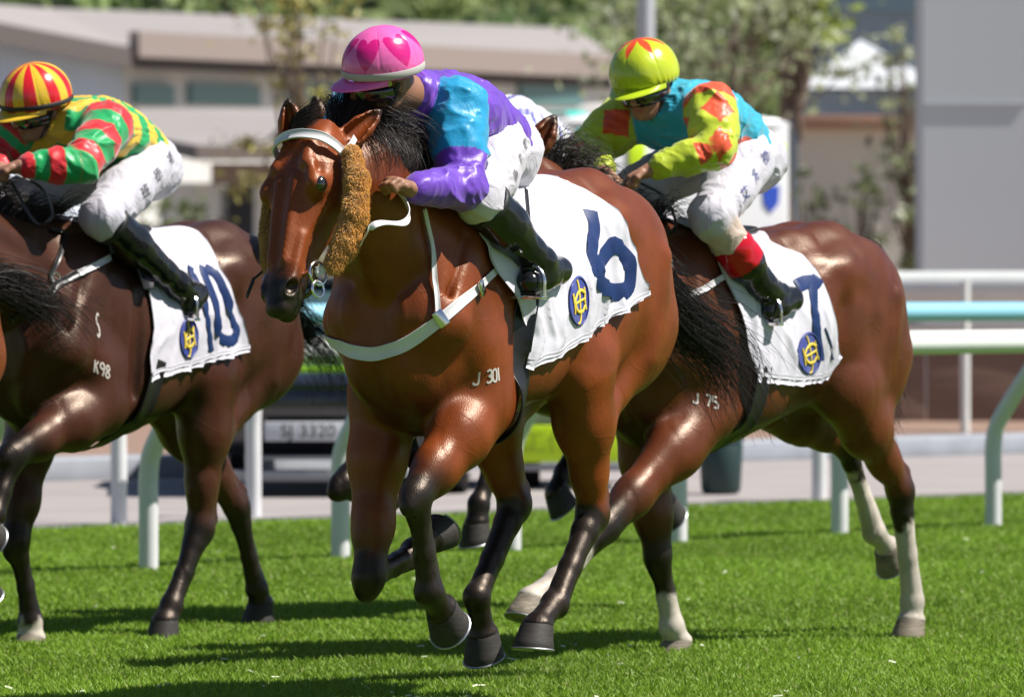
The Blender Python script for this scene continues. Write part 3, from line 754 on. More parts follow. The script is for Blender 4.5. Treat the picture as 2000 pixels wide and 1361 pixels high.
def brand(H, text, px, py, h, adv, slant=0, name='brand', w=.0068, gw=None):
    """freeze brand: text laid on the coat, starting at a pixel; h metres high"""
    hit = cam_hit(H, px, py)
    if hit is None: print('brand miss', text); return
    c, n = hit; down = unit(vec(0, 0, -1) - n * (-n[2])); right = unit(np.cross(down, n))
    if right[0] > 0: right = -right       # reads towards the tail on the near side
    right = right * math.cos(slant) + down * math.sin(slant)
    Vv = []; Fc = []; k0 = 0; gw = gw or h * .75
    for i, ch in enumerate(text):
        for st in GLY[ch]:
            pts = curve_pts([c + right * (i * adv + x * gw) + down * y * h for x, y in st], 6 * len(st)) if len(st) > 2 else [c + right * (i * adv + x * gw) + down * y * h for x, y in (st[0], (lerp(st[0][0], st[1][0], .5), lerp(st[0][1], st[1][1], .5)), st[1])]
            pp = [];
            for p in pts:
                q, nn = nearest(H['bvh'], p); pp.append((q + nn * .0018, nn))
            p = np.array([a for a, b in pp]); N = np.array([b for a, b in pp]); T = np.gradient(p, axis=0); T /= np.linalg.norm(T, axis=1)[:, None] + 1e-9; S_ = np.cross(N, T)
            for k in range(len(p)):
                Vv += [p[k] - S_[k] * w / 2, p[k] + N[k] * .0006, p[k] + S_[k] * w / 2]
            Fc += [(k0 + k * 3 + j, k0 + k * 3 + j + 1, k0 + k * 3 + 4 + j, k0 + k * 3 + 3 + j) for k in range(len(p) - 1) for j in (0, 1)]
            k0 += len(p) * 3
    if Vv: mesh_obj(name, Vv, Fc, M_brand, H['root'])

def around(H, x0, x1, ph0, ph1, w, th, m, name, parent, n=70, off=.006):
    """a strap round the trunk from angle ph0 to ph1"""
    pts = [trunk_pt(H, lerp(x0, x1, abs(t)), lerp(ph0, ph1, t), 1.15)[0] for t in np.linspace(0, 1, 26)]
    return ribbon(parent, name, pts, w, th, m, bvh=H['bvh'], n=n, off=off)

def saddle(H, label, x=.12, girth=(.20, .30), gphi=62, stir=None, lean=0.0):
    """small race saddle under the rider: seat, flaps, girth, leathers and irons"""
    fr = H['fr']; root = empty('saddle', fr.O, fr.rz, label, 'saddle', 'racing saddles')
    S = Sdf(); T = H['T']
    c = T(x, 0, 1.545)
    z0 = trunk_pt(H, x, 0)[0][2] + .03
    S.loft(vec(x - .1, 0, z0), (vec(1, 0, 0), vec(0, 1, 0), vec(0, 0, 1)), [(0, .02, .012, .03, .07), (.1, .0, .014, .03, .075), (.25, .0, .016, .03, .07), (.38, .03, .025, .03, .06), (.42, .04, .02, .02, .04)], .02, (.5, .5, .5))
    V, Q = S.mesh(.008); mesh_obj('seat', V, Q, M_black_leather, root)
    for sd in (1, -1):
        pts = [trunk_pt(H, x + .22 - .02 * t, sd * (.25 + .75 * t))[0] for t in np.linspace(0, 1, 8)]
        ribbon(root, 'flap', pts, [.09, .10, .09, .05], .012, M_black_leather, bvh=H['bvh'], off=.034)
    g = around(H, girth[0], girth[1], R(gphi), R(180), .075, .007, M_black_leather, 'girth', root, off=.012)
    around(H, girth[0], girth[1], -R(gphi), -R(180), .075, .007, M_black_leather, 'girth', root, off=.012)
    for sd, (top, iron) in zip((1, -1), stir or ()):
        top = np.array(top); iron = np.array(iron)
        ribbon(root, 'stirrup_leather', [top, lerp(top, iron, .5) + vec(0, .01 * sd, 0), iron + vec(0, 0, .10)], .022, .004, M_black_leather, n=14, normals=vec(0, 1, 0))
        m = MB(); ar = [iron + vec(0, .056 * math.sin(a) , .10 - .0 - .055 * (1 - math.cos(a))) for a in np.linspace(-1.75, 1.75, 18)]
        ar = [iron + vec(0, -.055, 0)] + ar + [iron + vec(0, .055, 0)]
        m.tube(ar, .006, n=8); m.box(iron, (.018, .058, .006), bev=.004); m.build('stirrup_iron', M_metal, root)
    return root
# ------------------------------------------------------------------ riders
def silk_extra(nt, b, mp):
    L = nt.links.new
    n = nt.nodes.new('ShaderNodeTexNoise'); n.inputs['Scale'].default_value = 13; n.inputs['Detail'].default_value = 3; n.inputs['Distortion'].default_value = 1.6; L(mp.outputs[0], n.inputs[0])
    bp = nt.nodes.new('ShaderNodeBump'); bp.inputs['Strength'].default_value = .5; bp.inputs['Distance'].default_value = .008; L(n.outputs[0], bp.inputs['Height']); L(bp.outputs[0], b.inputs['Normal'])
M_silk = mat('racing_silk', rough=.43, spec=.42, vcol=True, sheen=.25, extra=silk_extra)
def cap_extra(nt, b, mp):
    L = nt.links.new
    n = nt.nodes.new('ShaderNodeTexNoise'); n.inputs['Scale'].default_value = 10; n.inputs['Detail'].default_value = 2; n.inputs['Distortion'].default_value = 1.0; L(mp.outputs[0], n.inputs[0])
    bp = nt.nodes.new('ShaderNodeBump'); bp.inputs['Strength'].default_value = .35; bp.inputs['Distance'].default_value = .010; L(n.outputs[0], bp.inputs['Height']); L(bp.outputs[0], b.inputs['Normal'])
M_cap = mat('cap_silk', rough=.22, spec=.7, vcol=True, extra=cap_extra)
M_skin = mat('skin', (.36, .19, .12), rough=.5, spec=.4, vcol=True, bump=.25, bscale=120, bdist=.001, sss=.08)
def breech_extra(nt, b, mp):
    L = nt.links.new
    n = nt.nodes.new('ShaderNodeTexNoise'); n.inputs['Scale'].default_value = 16; n.inputs['Detail'].default_value = 4; n.inputs['Distortion'].default_value = 1.8; L(mp.outputs[0], n.inputs[0])
    bp = nt.nodes.new('ShaderNodeBump'); bp.inputs['Strength'].default_value = .7; bp.inputs['Distance'].default_value = .009; L(n.outputs[0], bp.inputs['Height']); L(bp.outputs[0], b.inputs['Normal'])
M_breech = mat('breeches_cloth', rough=.6, spec=.4, vcol=True, sheen=.15, extra=breech_extra)
M_boot = mat('polished_boot', rough=.16, spec=.45, coat=.15, vcol=True, extra=cap_extra)
M_goggle = mat('dark_goggle_lens', (.012, .010, .012), rough=.08, spec=.8, coat=1)
M_rubber = mat('black_rubber', (.012, .012, .012), rough=.5)
M_ink = mat('printed_ink', (.05, .045, .05), rough=.6)
M_ink2 = mat('blue_printed_ink', (.05, .06, .22), rough=.6)

def wrinkle(V, Q, amp, f=9, seed=0, ax=None):
    N = vnormals(V, Q); W = V * f
    r = (1 - np.abs(fnoise(W + .6 * np.stack([fnoise(V, 5, seed + i, 1) for i in range(3)], 1) * 3, 1.0, seed, 2))) ** 3 - .35
    return V + N * (r * amp)[:, None]

def hand(S, wr, knuck, down, side, skin, sc_=1.0):
    """a fist closed on the reins: palm, four bent fingers, thumb"""
    d = unit(knuck - wr); down = unit(down - d * (down @ d)); sd = unit(np.cross(d, down)) * side
    pc = wr + d * .05
    S.cone(wr, wr + d * .02, .027, .028, .012, skin, flat=(down, 1.25))
    S.ell(pc, (.045, .040, .018), ax=(d, sd, down), k=.012, col=skin)
    for i, (L1, r) in enumerate(((.040, .0090), (.044, .0093), (.041, .0088), (.033, .0080))):
        b = wr + d * (.080 - .004 * abs(i - 1)) + sd * (.028 - .0185 * i)
        m = b + d * .018 * L1 / .04 + down * .020; e = m - d * .020 + down * .012; e2 = e - d * .014 - down * .010
        S.chain([b - d * .012, b, m, e, e2], [r * 1.08, r * 1.1, r, r * .95, r * .85], .004, skin)
    tb = wr + d * .030 + sd * .034; S.chain([tb - sd * .008, tb + d * .022 + sd * .006 + down * .012, tb + d * .046 - sd * .006 + down * .022], [.0135, .0105, .0088], .006, skin)

def person(J):
    fr = J['fr']; root = empty('person', fr.O, fr.rz, J['label'], 'person', 'jockeys riding the horses'); J['root'] = root
    g = {k: np.array(v, float) for k, v in J.items() if isinstance(v, (tuple, np.ndarray)) and len(v) == 3 and k not in ('skin',)}
    skin = np.array(J.get('skin', (.34, .17, .10)))
    hc = g['head']; hf = unit(g['hf']); hu = unit(g['hu'] - hf * (g['hu'] @ hf)); hs = np.cross(hu, hf)   # hs = person's left
    full = J.get('full', True)
    # --- skin: head, neck, forearms and hands in one surface
    S = Sdf()
    def q(f, s_, u): return hc + hf * f + hs * s_ + hu * u
    S.ell(q(0, 0, .02), (.092, .074, .10), ax=(hf, hs, hu), k=.02, col=skin)
    S.ell(q(.025, 0, -.045), (.068, .056, .065), ax=(hf, hs, hu), k=.03, col=skin)
    S.ell(q(.066, 0, -.088), (.022, .026, .018), ax=(hf, hs, hu), k=.02, col=skin)
    S.cone(q(.088, 0, .002), q(.112, 0, -.028), .009, .0125, .012, skin); S.ell(q(.100, .009, -.034), (.009, .008, .008), k=.006, col=skin); S.ell(q(.100, -.009, -.034), (.009, .008, .008), k=.006, col=skin)
    S.ell(q(.088, 0, -.056), (.010, .022, .005), ax=(hf, hs, hu), k=.005, col=skin * vec(1.05, .7, .7)); S.ell(q(.086, 0, -.066), (.010, .019, .006), ax=(hf, hs, hu), k=.005, col=skin * vec(1.05, .7, .7))
    S.ell(q(.095, 0, -.061), (.006, .018, .0016), ax=(hf, hs, hu), k=.003, op='-')
    for sd in (1, -1):
        S.ell(q(.055, .038 * sd, -.028), (.022, .02, .022), k=.02, col=skin)
        S.ell(q(.082, .030 * sd, .008), (.014, .018, .010), k=.006, op='-'); S.ell(q(.074, .030 * sd, .008), (.012, .012, .012), k=.003, col=vec(.6, .58, .55))
        S.ell(q(-.008, .077 * sd, -.012), (.018, .008, .030), ax=(hf - .2 * hu, hs, hu + .2 * hf), k=.006, col=skin); S.ell(q(-.003, .086 * sd, -.010), (.009, .005, .017), k=.003, op='-')
        S.cone(q(.015, .052 * sd, -.07), q(.055, .025 * sd, -.088), .016, .014, .02, skin)
    nb = g['neck']; S.cone(q(-.03, 0, -.05), nb, .056, .064, .03, skin)
    for s_, sd in (('L', 1), ('R', -1)):
        el, wr, hd = g['el' + s_], g['wr' + s_], g['hd' + s_]
        S.cone(lerp(el, wr, .45), wr, .036, .027, .02, skin, flat=(vec(0, 0, 1), 1.1))
        hand(S, wr, hd, g.get('down', vec(-.3, 0, -1)), sd, skin)
    V, Q = S.mesh(.0045 if full else .008); C = S.color(V, 2); mesh_obj('body', V, Q, M_skin, root, col=np.clip(C, 0, 1))
    # --- breeches
    S = Sdf(); pv = g['pelvis']; ch = g['chest']; td = unit(ch - pv); bc = J['breech']
    S.ell(pv, (.14, .15, .12), ax=(td, vec(0, 1, 0), np.cross(td, vec(0, 1, 0))), k=.04, col=bc)
    S.cone(pv, lerp(pv, ch, .4), .125, .125, .04, bc)
    for s_, sd in (('L', 1), ('R', -1)):
        hp, kn, an = g['hp' + s_], g['kn' + s_], g['an' + s_]
        S.chain([hp, lerp(hp, kn, .5), kn], [.104, .090, .072], .04, bc)
        S.ell(kn, (.074, .068, .072), k=.03, col=bc)
        S.cone(kn, lerp(kn, an, J.get('btop', .35)), .074, .062, .02, J.get('calf', bc))
        S.ell(pv - td * .05 + vec(0, .07 * sd, .0), (.11, .085, .105), k=.04, col=bc)
    V, Q = S.mesh(.0065 if full else .010); C = S.color(V, 4); V = wrinkle(V, Q, .010, 11, J.get('seed', 3))
    br = mesh_obj('breeches', V, Q, M_breech, root, col=np.clip(C, 0, 1)); J['bv'] = bvh_of(V, Q)
    # --- boots
    for s_, sd in (('L', 1), ('R', -1)):
        kn, an, to, he = g['kn' + s_], g['an' + s_], g['to' + s_], g['he' + s_]
        S = Sdf(); bt = J.get('btop', .35); b0 = lerp(kn, an, bt - .03)
        bcol = J.get('bootcol', lambda t: np.tile(vec(.010, .010, .011), (len(t), 1)))
        fn = lambda v, b0=b0, an=an: bcol(((v - b0) @ (an - b0)) / ((an - b0) @ (an - b0)))
        up = unit(an - to)
        S.chain([b0, lerp(b0, an, .35), lerp(b0, an, .8), an], [.076, .073, .052, .048], .02, fn)
        S.cone(an, he, .046, .040, .02, fn); S.cone(he, lerp(he, to, .5), .040, .041, .02, fn); S.cone(lerp(he, to, .4), to, .042, .038, .02, fn, flat=(up, 1.2)); S.cone(an, lerp(he, to, .6), .046, .037, .03, fn)
        V, Q = S.mesh(.006 if full else .009); C = S.color(V, 2); V = wrinkle(V, Q, .003, 14, 5)
        bo = mesh_obj('boot', V, Q, M_boot, root, col=np.clip(C, 0, 1))
        m = MB(); fd = unit(to - he); dn = unit(np.cross(fd, vec(0, 1, 0))); 
        if dn[2] > 0: dn = -dn
        m.tube([he + dn * .030 - fd * .01, lerp(he, to, .5) + dn * .033, to + dn * .033 + fd * .015], [.030, .027, .031], n=12, flat=(dn, .28, 1)); m.build('sole', M_rubber, bo)
        if J.get('strap', True) and sd == 1:
            m = MB(); c0 = lerp(b0, an, .02); axx = unit(an - b0); u1 = unit(np.cross(axx, vec(0, 1, .2))); u2 = np.cross(axx, u1)
            m.tube([c0 + (u1 * math.cos(a) + u2 * math.sin(a)) * .078 for a in np.linspace(0, 2 * math.pi, 30)], .006, n=6, flat=(axx, 1.8, .6)); m.build('boot_strap', M_rubber, bo)
    # --- jersey
    S = Sdf(); jc = J['jersey']; tc = jc['torso']; up = np.cross(td, vec(0, 1, 0)); up = up * (1 if up[2] > 0 else -1)
    S.loft(pv - td * .02, (td, vec(0, 1, 0), up), [(-.04, .0, .10, .09, .12), (.0, .0, .13, .115, .145), (.12, .018, .142, .12, .165), (.26, .02, .138, .125, .185), (.38, .01, .12, .12, .19), (.47, -.01, .09, .09, .145), (.53, -.02, .05, .05, .08)][:], .04, tc)
    ln = np.linalg.norm(ch - pv)
    for s_, sd in (('L', 1), ('R', -1)):
        sh, el, wr = g['sh' + s_], g['el' + s_], g['wr' + s_]
        uc = jc['upper']; lc = jc['lower']
        f1 = lambda v, a=sh, b=el: uc(((v - a) @ (b - a)) / ((b - a) @ (b - a)), v, a, b)
        f2 = lambda v, a=el, b=wr: lc(((v - a) @ (b - a)) / ((b - a) @ (b - a)), v, a, b)
        S.cone(lerp(ch, sh, .35), sh, .10, .082, .05, tc)
        S.cone(lerp(ch, nb, .6), lerp(nb, q(-.03, 0, -.05), .42), .085, .064, .03, tc)
        S.chain([sh, lerp(sh, el, .5), el], [.090, .080, .066], .025, f1)
        S.chain([el, lerp(el, wr, .4), lerp(el, wr, .80)], [.062, .055, .043], .025, f2)
        S.cone(lerp(el, wr, .80), lerp(el, wr, .88), .036, .035, .008, f2)
    V, Q = S.mesh(.006 if full else .010); C = S.color(V, 6)
    V = wrinkle(V, Q, .013, 7.5, J.get('seed', 3)); V = wrinkle(V, Q, .006, 17, J.get('seed', 3) + 4)
    mesh_obj('jersey', V, Q, M_silk, root, col=np.clip(C, 0, 1))
    m = MB(); cd = unit(nb - q(-.03, 0, -.05)); u1 = unit(np.cross(cd, vec(0, 1, 0))); u2 = np.cross(cd, u1); cc = lerp(q(-.03, 0, -.05), nb, .50)
    m.tube([cc + (u1 * math.cos(a) + u2 * math.sin(a)) * .066 for a in np.linspace(0, 2 * math.pi, 30)], .016, n=8, flat=(cd, 1.2, .7)); m.build('collar', mat('collar_' + J['key'], J.get('collar', (.5, .5, .5)), rough=.4, sheen=.2), root)
    # --- helmet in its silk cover
    rx, ry, rz_ = [v_ * J.get('hsc', 1) for v_ in (.138, .118, .128)]; hcn = hc + hu * .042 - hf * .004; NA, NP = 200, 96; Vv = np.zeros((NP, NA, 3)); Cc = np.zeros((NP, NA, 3))
    az = np.linspace(0, 2 * math.pi, NA, endpoint=False)
    for i in range(NP):
        t = i / (NP - 1)
        for j, a in enumerate(az):
            lim = R(98 + 14 * (1 - math.cos(a)) / 2 + 0 * math.cos(a)); po = t * lim
            puff = 1 + .018 * math.sin(a * 3) ** 2 * math.sin(po) + .02 * max(0, math.sin(po * 1.1)) ** 2
            gather = .012 * math.sin(a * 29 + math.sin(a * 5) * 3) * max(0, (t - .80) / .2) if t > .8 else 0
            seam = -.010 * math.exp(-((((a / (math.pi / 3) + .5) % 1) - .5) / .03) ** 2) * min(1, t * 4)
            r = puff + gather + seam
            if t > .9: r -= .04 * ((t - .9) / .1) ** 2
            Vv[i, j] = hcn + hf * rx * r * math.sin(po) * math.cos(a) + hs * ry * r * math.sin(po) * math.sin(a) + hu * rz_ * r * math.cos(po)
            Cc[i, j] = J['cap'](a, t)
    idx = np.arange(NP * NA).reshape(NP, NA); nx = np.roll(idx, -1, axis=1)
    Q = np.stack([idx[:-1], idx[1:], nx[1:], nx[:-1]], -1).reshape(-1, 4)
    he_ = mesh_obj('helmet', Vv.reshape(-1, 3), Q, M_cap, root, col=Cc.reshape(-1, 3))
    m = MB()
    # peak
    Vp = []; NB = 30; rows = (0, .35, .7, .93, 1.0)
    for w_ in (0, 1):
        for r in rows:
            for k in range(NB + 1):
                a = R(lerp(-68, 68, k / NB)); ex = .060 * max(0, math.cos(a * 1.28)) * r
                b = hcn + hf * (rx * 1.0 * math.cos(a) * .985 + ex) + hs * (ry * .99 * math.sin(a)) + hu * (-.018 - .012 * r - .006 * (1 - math.cos(a)) - w_ * .006 + (.003 if r == 1 else 0) * (1 if w_ else -1))
                Vp.append(b)
    nb_ = NB + 1; nr = len(rows); Fp = []
    for r in range(nr - 1):
        for k in range(NB):
            a0 = r * nb_ + k; Fp.append((a0, a0 + 1, a0 + nb_ + 1, a0 + nb_)); o2 = nr * nb_; Fp.append((o2 + a0, o2 + a0 + nb_, o2 + a0 + nb_ + 1, o2 + a0 + 1))
    for k in range(NB):
        a0 = (nr - 1) * nb_ + k; o2 = nr * nb_; Fp.append((a0, a0 + 1, o2 + a0 + 1, o2 + a0))
    m.add(Vp, Fp); pk = m.build('peak', mat('peak_' + J['key'], J['peak'], rough=.25, spec=.6), he_)
    if 'band' in J:
        pts = [hcn + hf * rx * 1.045 * math.cos(a) * math.sin(R(93 + 12 * (1 - math.cos(a)) / 2)) + hs * ry * 1.05 * math.sin(a) + hu * (rz_ * math.cos(R(93 + 12 * (1 - math.cos(a)) / 2)) + .006) for a in np.linspace(0, 2 * math.pi, 60)]
        m = MB(); m.tube(pts, .010, n=8, flat=(hu, J.get('bandw', 1.0), .25)); m.build('goggle_strap', mat('band_' + J['key'], J['band'], rough=.6), he_)
    # goggles
    Vg = []; NG = 24
    for r, (dz_, of) in enumerate(((.026, 0), (.024, .010), (.008, .014), (-.012, .014), (-.028, .010), (-.032, 0))):
        for k in range(NG + 1):
            a = R(lerp(-78, 78, k / NG)); nose = .010 * math.exp(-(a / .16) ** 2) if r > 3 else 0
            Vg.append(q(.094 * math.cos(a) + of * math.cos(a) + .004, (.080 + of) * math.sin(a), -.022 + dz_ * (1 - .25 * abs(a)) + nose))
    Fg = [(r * (NG + 1) + k, r * (NG + 1) + k + 1, (r + 1) * (NG + 1) + k + 1, (r + 1) * (NG + 1) + k) for r in range(5) for k in range(NG)]
    go = mesh_obj('goggles', Vg, Fg, M_goggle, root)
    m = MB()
    if J.get('gdot'):
        for sd in (1, -1): MB().box(q(.035, .0895 * sd, .008), (.007, .003, .009), ax=(hf, hs, hu), bev=.0028).build('side_badge', mat('badge_' + J['key'], J['gdot'], rough=.5), go)
    m = MB()
    for sd in (1, -1): m.tube([q(.0, .084 * sd, .0), q(.022, .074 * sd, -.05), q(.045, .045 * sd, -.095), q(.05, .0, -.108)], .0055, n=6, flat=(hs, .5, 1.5))
    m.build('chin_strap', M_rubber, root)
    return root

def thigh_text(J, chars, a, b, size, m, rot=0):
    """characters printed on the outside of the thigh, from local point a to b"""
    try:
        lay = []
        d = unit(b - a)
        for i, chx in enumerate(chars):
            cu = bpy.data.curves.new('t', 'FONT'); cu.body = chx; cu.size = 1; ob = bpy.data.objects.new('t', cu); COL.objects.link(ob)
            bpy.context.view_layer.update(); me = ob.to_mesh(); v = np.array([x.co[:] for x in me.vertices]).reshape(-1, 3); f = [list(p.vertices) for p in me.polygons]; ob.to_mesh_clear(); bpy.data.objects.remove(ob)
            if not len(v): continue
            v = v[:, :2]; v = (v - (v.min(0) + v.max(0)) / 2) / max(.3, (v.max(0) - v.min(0)).max())
            c = lerp(a, b, (i + .5) / len(chars)); up = unit(vec(0, 0, 1) - d * d[2]) if abs(d[2]) < .98 else vec(1, 0, 0)
            lay.append((v, f, c, d, up))
        for v, f, c, d, up in lay:
            V = []; Fc = []; k0 = 0; q0, n0 = nearest(J['bv'], c); d2 = unit(d - n0 * (d @ n0)); u2 = np.cross(n0, d2); u2 = u2 if u2[2] > 0 else -u2
            # readable from outside
            if np.cross(d2, u2) @ n0 < 0: d2 = -d2
            cr, sr = math.cos(rot), math.sin(rot); e1 = d2 * cr + u2 * sr; e2 = -d2 * sr + u2 * cr
            for x, y in v:
                p, n = nearest(J['bv'], q0 + e1 * x * size + e2 * y * size); V.append(p + n * .0025)
            Fc += [[i + k0 for i in ff] for ff in f]
            mesh_obj('character', V, Fc, m, J['root'])
    except Exception as e: print('text fail', e)
BAY = ((.19, .040, .008), (.055, .014, .006), (.013, .009, .008))
fr6 = Frame(982, 18.4, 28.5)
A6 = fr6.at
def leg(fr, lat, k, f, c, n, e=None, lf=None, lc=None):
    lf = lat if lf is None else lf; lc = lf if lc is None else lc
    g = dict(k=fr.at(*k, lat), f=fr.at(*f, lf), c=fr.at(*c, lc), n=n)
    if e is not None: g['e'] = np.array(e, float)
    return g
def report(nm, H):
    for k in ('LF', 'RF', 'LH', 'RH'):
        g = H[k]; E = g.get('e'); s = '%s %s k(%.2f %.2f) kf %.2f fc %.2f' % (nm, k, g['k'][0], g['k'][2], np.linalg.norm(g['k'] - g['f']), np.linalg.norm(g['f'] - g['c']))
        if E is not None: s += ' ek %.2f' % np.linalg.norm(E - g['k'])
        print(s)
q6 = lambda px, py, d: fr6.loc(P(px, py, d))
H6 = dict(fr=fr6, dz=.055, pitch=0, voxel=.008, coat=BAY, hw=1.10, label='bright bay racehorse with brown fleece cheekpieces galloping in front of the others', group='galloping racehorses',
    neck=[vec(.56, 0, 1.38), vec(.78, .03, 1.47), vec(.96, .07, 1.60), q6(652, 330, 17.52)],
    head=(q6(620, 262, 17.38), q6(547, 608, 17.13), vec(.27, .96, 0)),
    LF=leg(fr6, .13, (812, 968), (838, 1155), (862, 1188), (-.75, 0, -.5), e=(.42, .165, .95)),
    RF=leg(fr6, -.12, (722, 1122), (808, 1078), (838, 1052), (-.8, 0, .55), e=(.50, -.15, .96)),
    LH=leg(fr6, .14, (1158, 1000), (1082, 1180), (1050, 1218), (.12, 0, -1), e=(-.18, .18, 1.03)),
    RH=leg(fr6, -.10, (1005, 985), (930, 1165), (943, 1234), (-.40, 0, -1), e=(-.12, -.16, 1.0)),
    )
H6['ears'] = [(q6(668, 282, 17.38), q6(742, 216, 17.46), vec(.7, .5, .2)), (q6(573, 280, 17.36), q6(562, 196, 17.36), vec(.9, .5, .1))]
H6['tail'] = [vec(-.82, 0, 1.38), vec(-.93, .0, 1.36), vec(-1.08, .03, 1.22), fr6.at(1400, 690, .08), fr6.at(1450, 800, .12)]
H6['tail_w'] = (.028, .12); H6['tail_n'] = 1300
report('H6', H6)
horse(H6)
# mane and forelock
cr = H6['crest']; hq = H6['hq']
locks = []
for i in range(26):
    t = i / 25; c = lerp(lerp(cr[0], cr[3], min(1, t * 2)), cr[6], max(0, t * 2 - 1)) if t > .5 else lerp(cr[1], cr[3], t * 2)
    locks.append(([c, c + vec(-.05, .015, .05), c + vec(-.13, .03 + .02 * math.sin(i * 2), .055 + .03 * math.sin(i)), c + vec(-.21, .05, .02 + .03 * math.sin(i * 3))], (.012, .032), 60))
pl = q6(640, 245, 17.42)
for k, (ex, ey, dd) in enumerate([(650, 215, .26), (690, 195, .24), (730, 185, .20), (770, 205, .16), (800, 250, .20), (785, 310, .28), (740, 250, .24), (690, 215, .2), (765, 290, .24), (720, 215, .2)]):
    e = q6(ex, ey, 17.42 + dd); s0 = q6(655 + 4 * k, 250 + 4 * k, 17.56)
    locks.append(([s0, lerp(s0, e, .45) + vec(0, .0, .05), e + vec(0, 0, .01), e + vec(-.06, .04, -.05)], (.018, .044), 110))
for k in range(12):   # locks blown down over the near side of the neck
    t = k / 11; s0 = lerp(q6(690, 268, 17.5), q6(800, 300, 17.9), t); e = lerp(q6(728, 320, 17.42), q6(800, 345, 17.72), t)
    locks.append(([s0, lerp(s0, e, .35) + vec(0, .05, .045), lerp(s0, e, .75) + vec(-.02, .05, .01), e + vec(-.02, .0, -.01 + .03 * math.sin(k * 2.3))], (.018, .034), 60))
H6_mane = hair(H6['root'], 'mane', locks, (.016, .010, .008), wave=.024, rad=.0013)
fl = hq(.0, 0, .06)
hair(H6['root'], 'forelock', [([hq(.030 - .010 * i, -.038, .060), hq(.032 - .012 * i, -.015, .082), hq(.025 - .012 * i, .01, .086), hq(.012 - .014 * i, .034, .076), hq(-.01 - .012 * i, .05, .06)], (.008, .010), 90) for i in range(5)], (.016, .012, .011), wave=.008, rad=.0018)
print('h6', len(H6['V']), time.time() - T0)

c6 = Cloth(H6, **cloth_edges(H6, [(905, 430), (950, 510), (1000, 590), (1030, 650), (1012, 700)], [(1090, 358), (1140, 375), (1190, 410), (1225, 480), (1252, 575)], [(1012, 705), (1060, 700), (1150, 645), (1255, 580)], (.60, -.12)),
    label='white saddle cloth numbered 6 on the bright bay horse in front', seed=3)
c6.strokes('number', [([(1152, 412), (1160, 445), (1156, 478), (1160, 520), (1175, 555), (1202, 571), (1226, 561), (1231, 533), (1218, 499), (1201, 479), (1185, 491), (1174, 519), (1173, 541)], .056)], M_navy)
c6.crest(1129, 588, 20, 49, -.03)
brand(H6, 'J 301', 925, 728, .040, .0215, slant=-.15)
# breastplate and neck strap
bp = empty('breastplate', fr6.O, fr6.rz, 'white breastplate strap round the chest of the horse wearing number 6', 'breastplate')
def surf(H, px, py):
    h_ = cam_hit(H, px, py)
    if h_ is not None: return h_[0]
    return nearest(H['bvh'], H['fr'].at(px, py, .12))[0]
b6 = [surf(H6, *p) for p in [(672, 678), (705, 690), (745, 690), (795, 670), (845, 635), (900, 590), (945, 548), (978, 520)]]
mir = [vec(p[0], -p[1], p[2]) for p in b6[4:][::-1]]
ribbon(bp, 'chest_strap', [b6[0] * vec(1, 1, 1) + vec(-.12, -.10, .04), b6[0] + vec(-.03, -.04, .01)] + b6, [.036, .041, .043, .041, .032, .020], .003, M_white_strap, bvh=H6['bvh'])
n6 = [surf(H6, *p) for p in [(822, 408), (836, 470), (846, 540), (853, 612)]]
ribbon(bp, 'neck_strap', n6, .017, .004, M_white_strap, bvh=H6['bvh'], off=.010)
for t, (px, py) in enumerate([(932, 563), (858, 622)]):
    h_ = cam_hit(H6, px, py); m = MB(); c, n = h_[0] + h_[1] * .016, h_[1]; tt = unit(b6[-1] - b6[3]); tt = unit(tt - n * (tt @ n)); m.box(c, (.018, .026, .003), ax=(tt, np.cross(n, tt), n), bev=.0028); m.build('buckle', M_metal, bp)
# bridle
br = empty('bridle', fr6.O, fr6.rz, 'white bridle with brown fleece cheekpieces on the head of the horse wearing number 6', 'bridle')
bb = [q6(*p) for p in [(543, 305, 17.36), (556, 282, 17.24), (590, 272, 17.16), (625, 275, 17.17), (662, 286, 17.27), (690, 302, 17.42)]]
bb = [hq(.075, -.098, .0), hq(.066, -.088, .05), hq(.06, -.05, .088), hq(.058, 0, .098), hq(.06, .05, .088), hq(.066, .088, .05), hq(.075, .098, .0)]
s__, n__ = H6['hd'][2], H6['hd'][3]
bb = [hq(.082, -.105, -.01), hq(.072, -.101, .03), hq(.064, -.085, .068), hq(.060, -.045, .094), hq(.058, 0, .101), hq(.060, .045, .094), hq(.064, .085, .068), hq(.072, .101, .03), hq(.082, .105, -.01)]
ribbon(br, 'browband', bb, .030, .007, M_white_strap, n=70, normals=[-s__, -s__ + .2 * n__, -s__ + n__, n__ - .5 * s__, n__, n__ + .5 * s__, s__ + n__, s__ + .2 * n__, s__])
for sd in (1, -1): ribbon(br, 'headpiece', [hq(.08, .10 * sd, -.01), hq(.04, .095 * sd, -.04), hq(.0, .088 * sd, -.06)], .02, .004, M_white_strap, n=16, normals=H6['hd'][2] * sd)
M_fleece = mat('brown_fleece', (.36, .15, .022), rough=.95, spec=.1, sheen=.6, vcol=True)
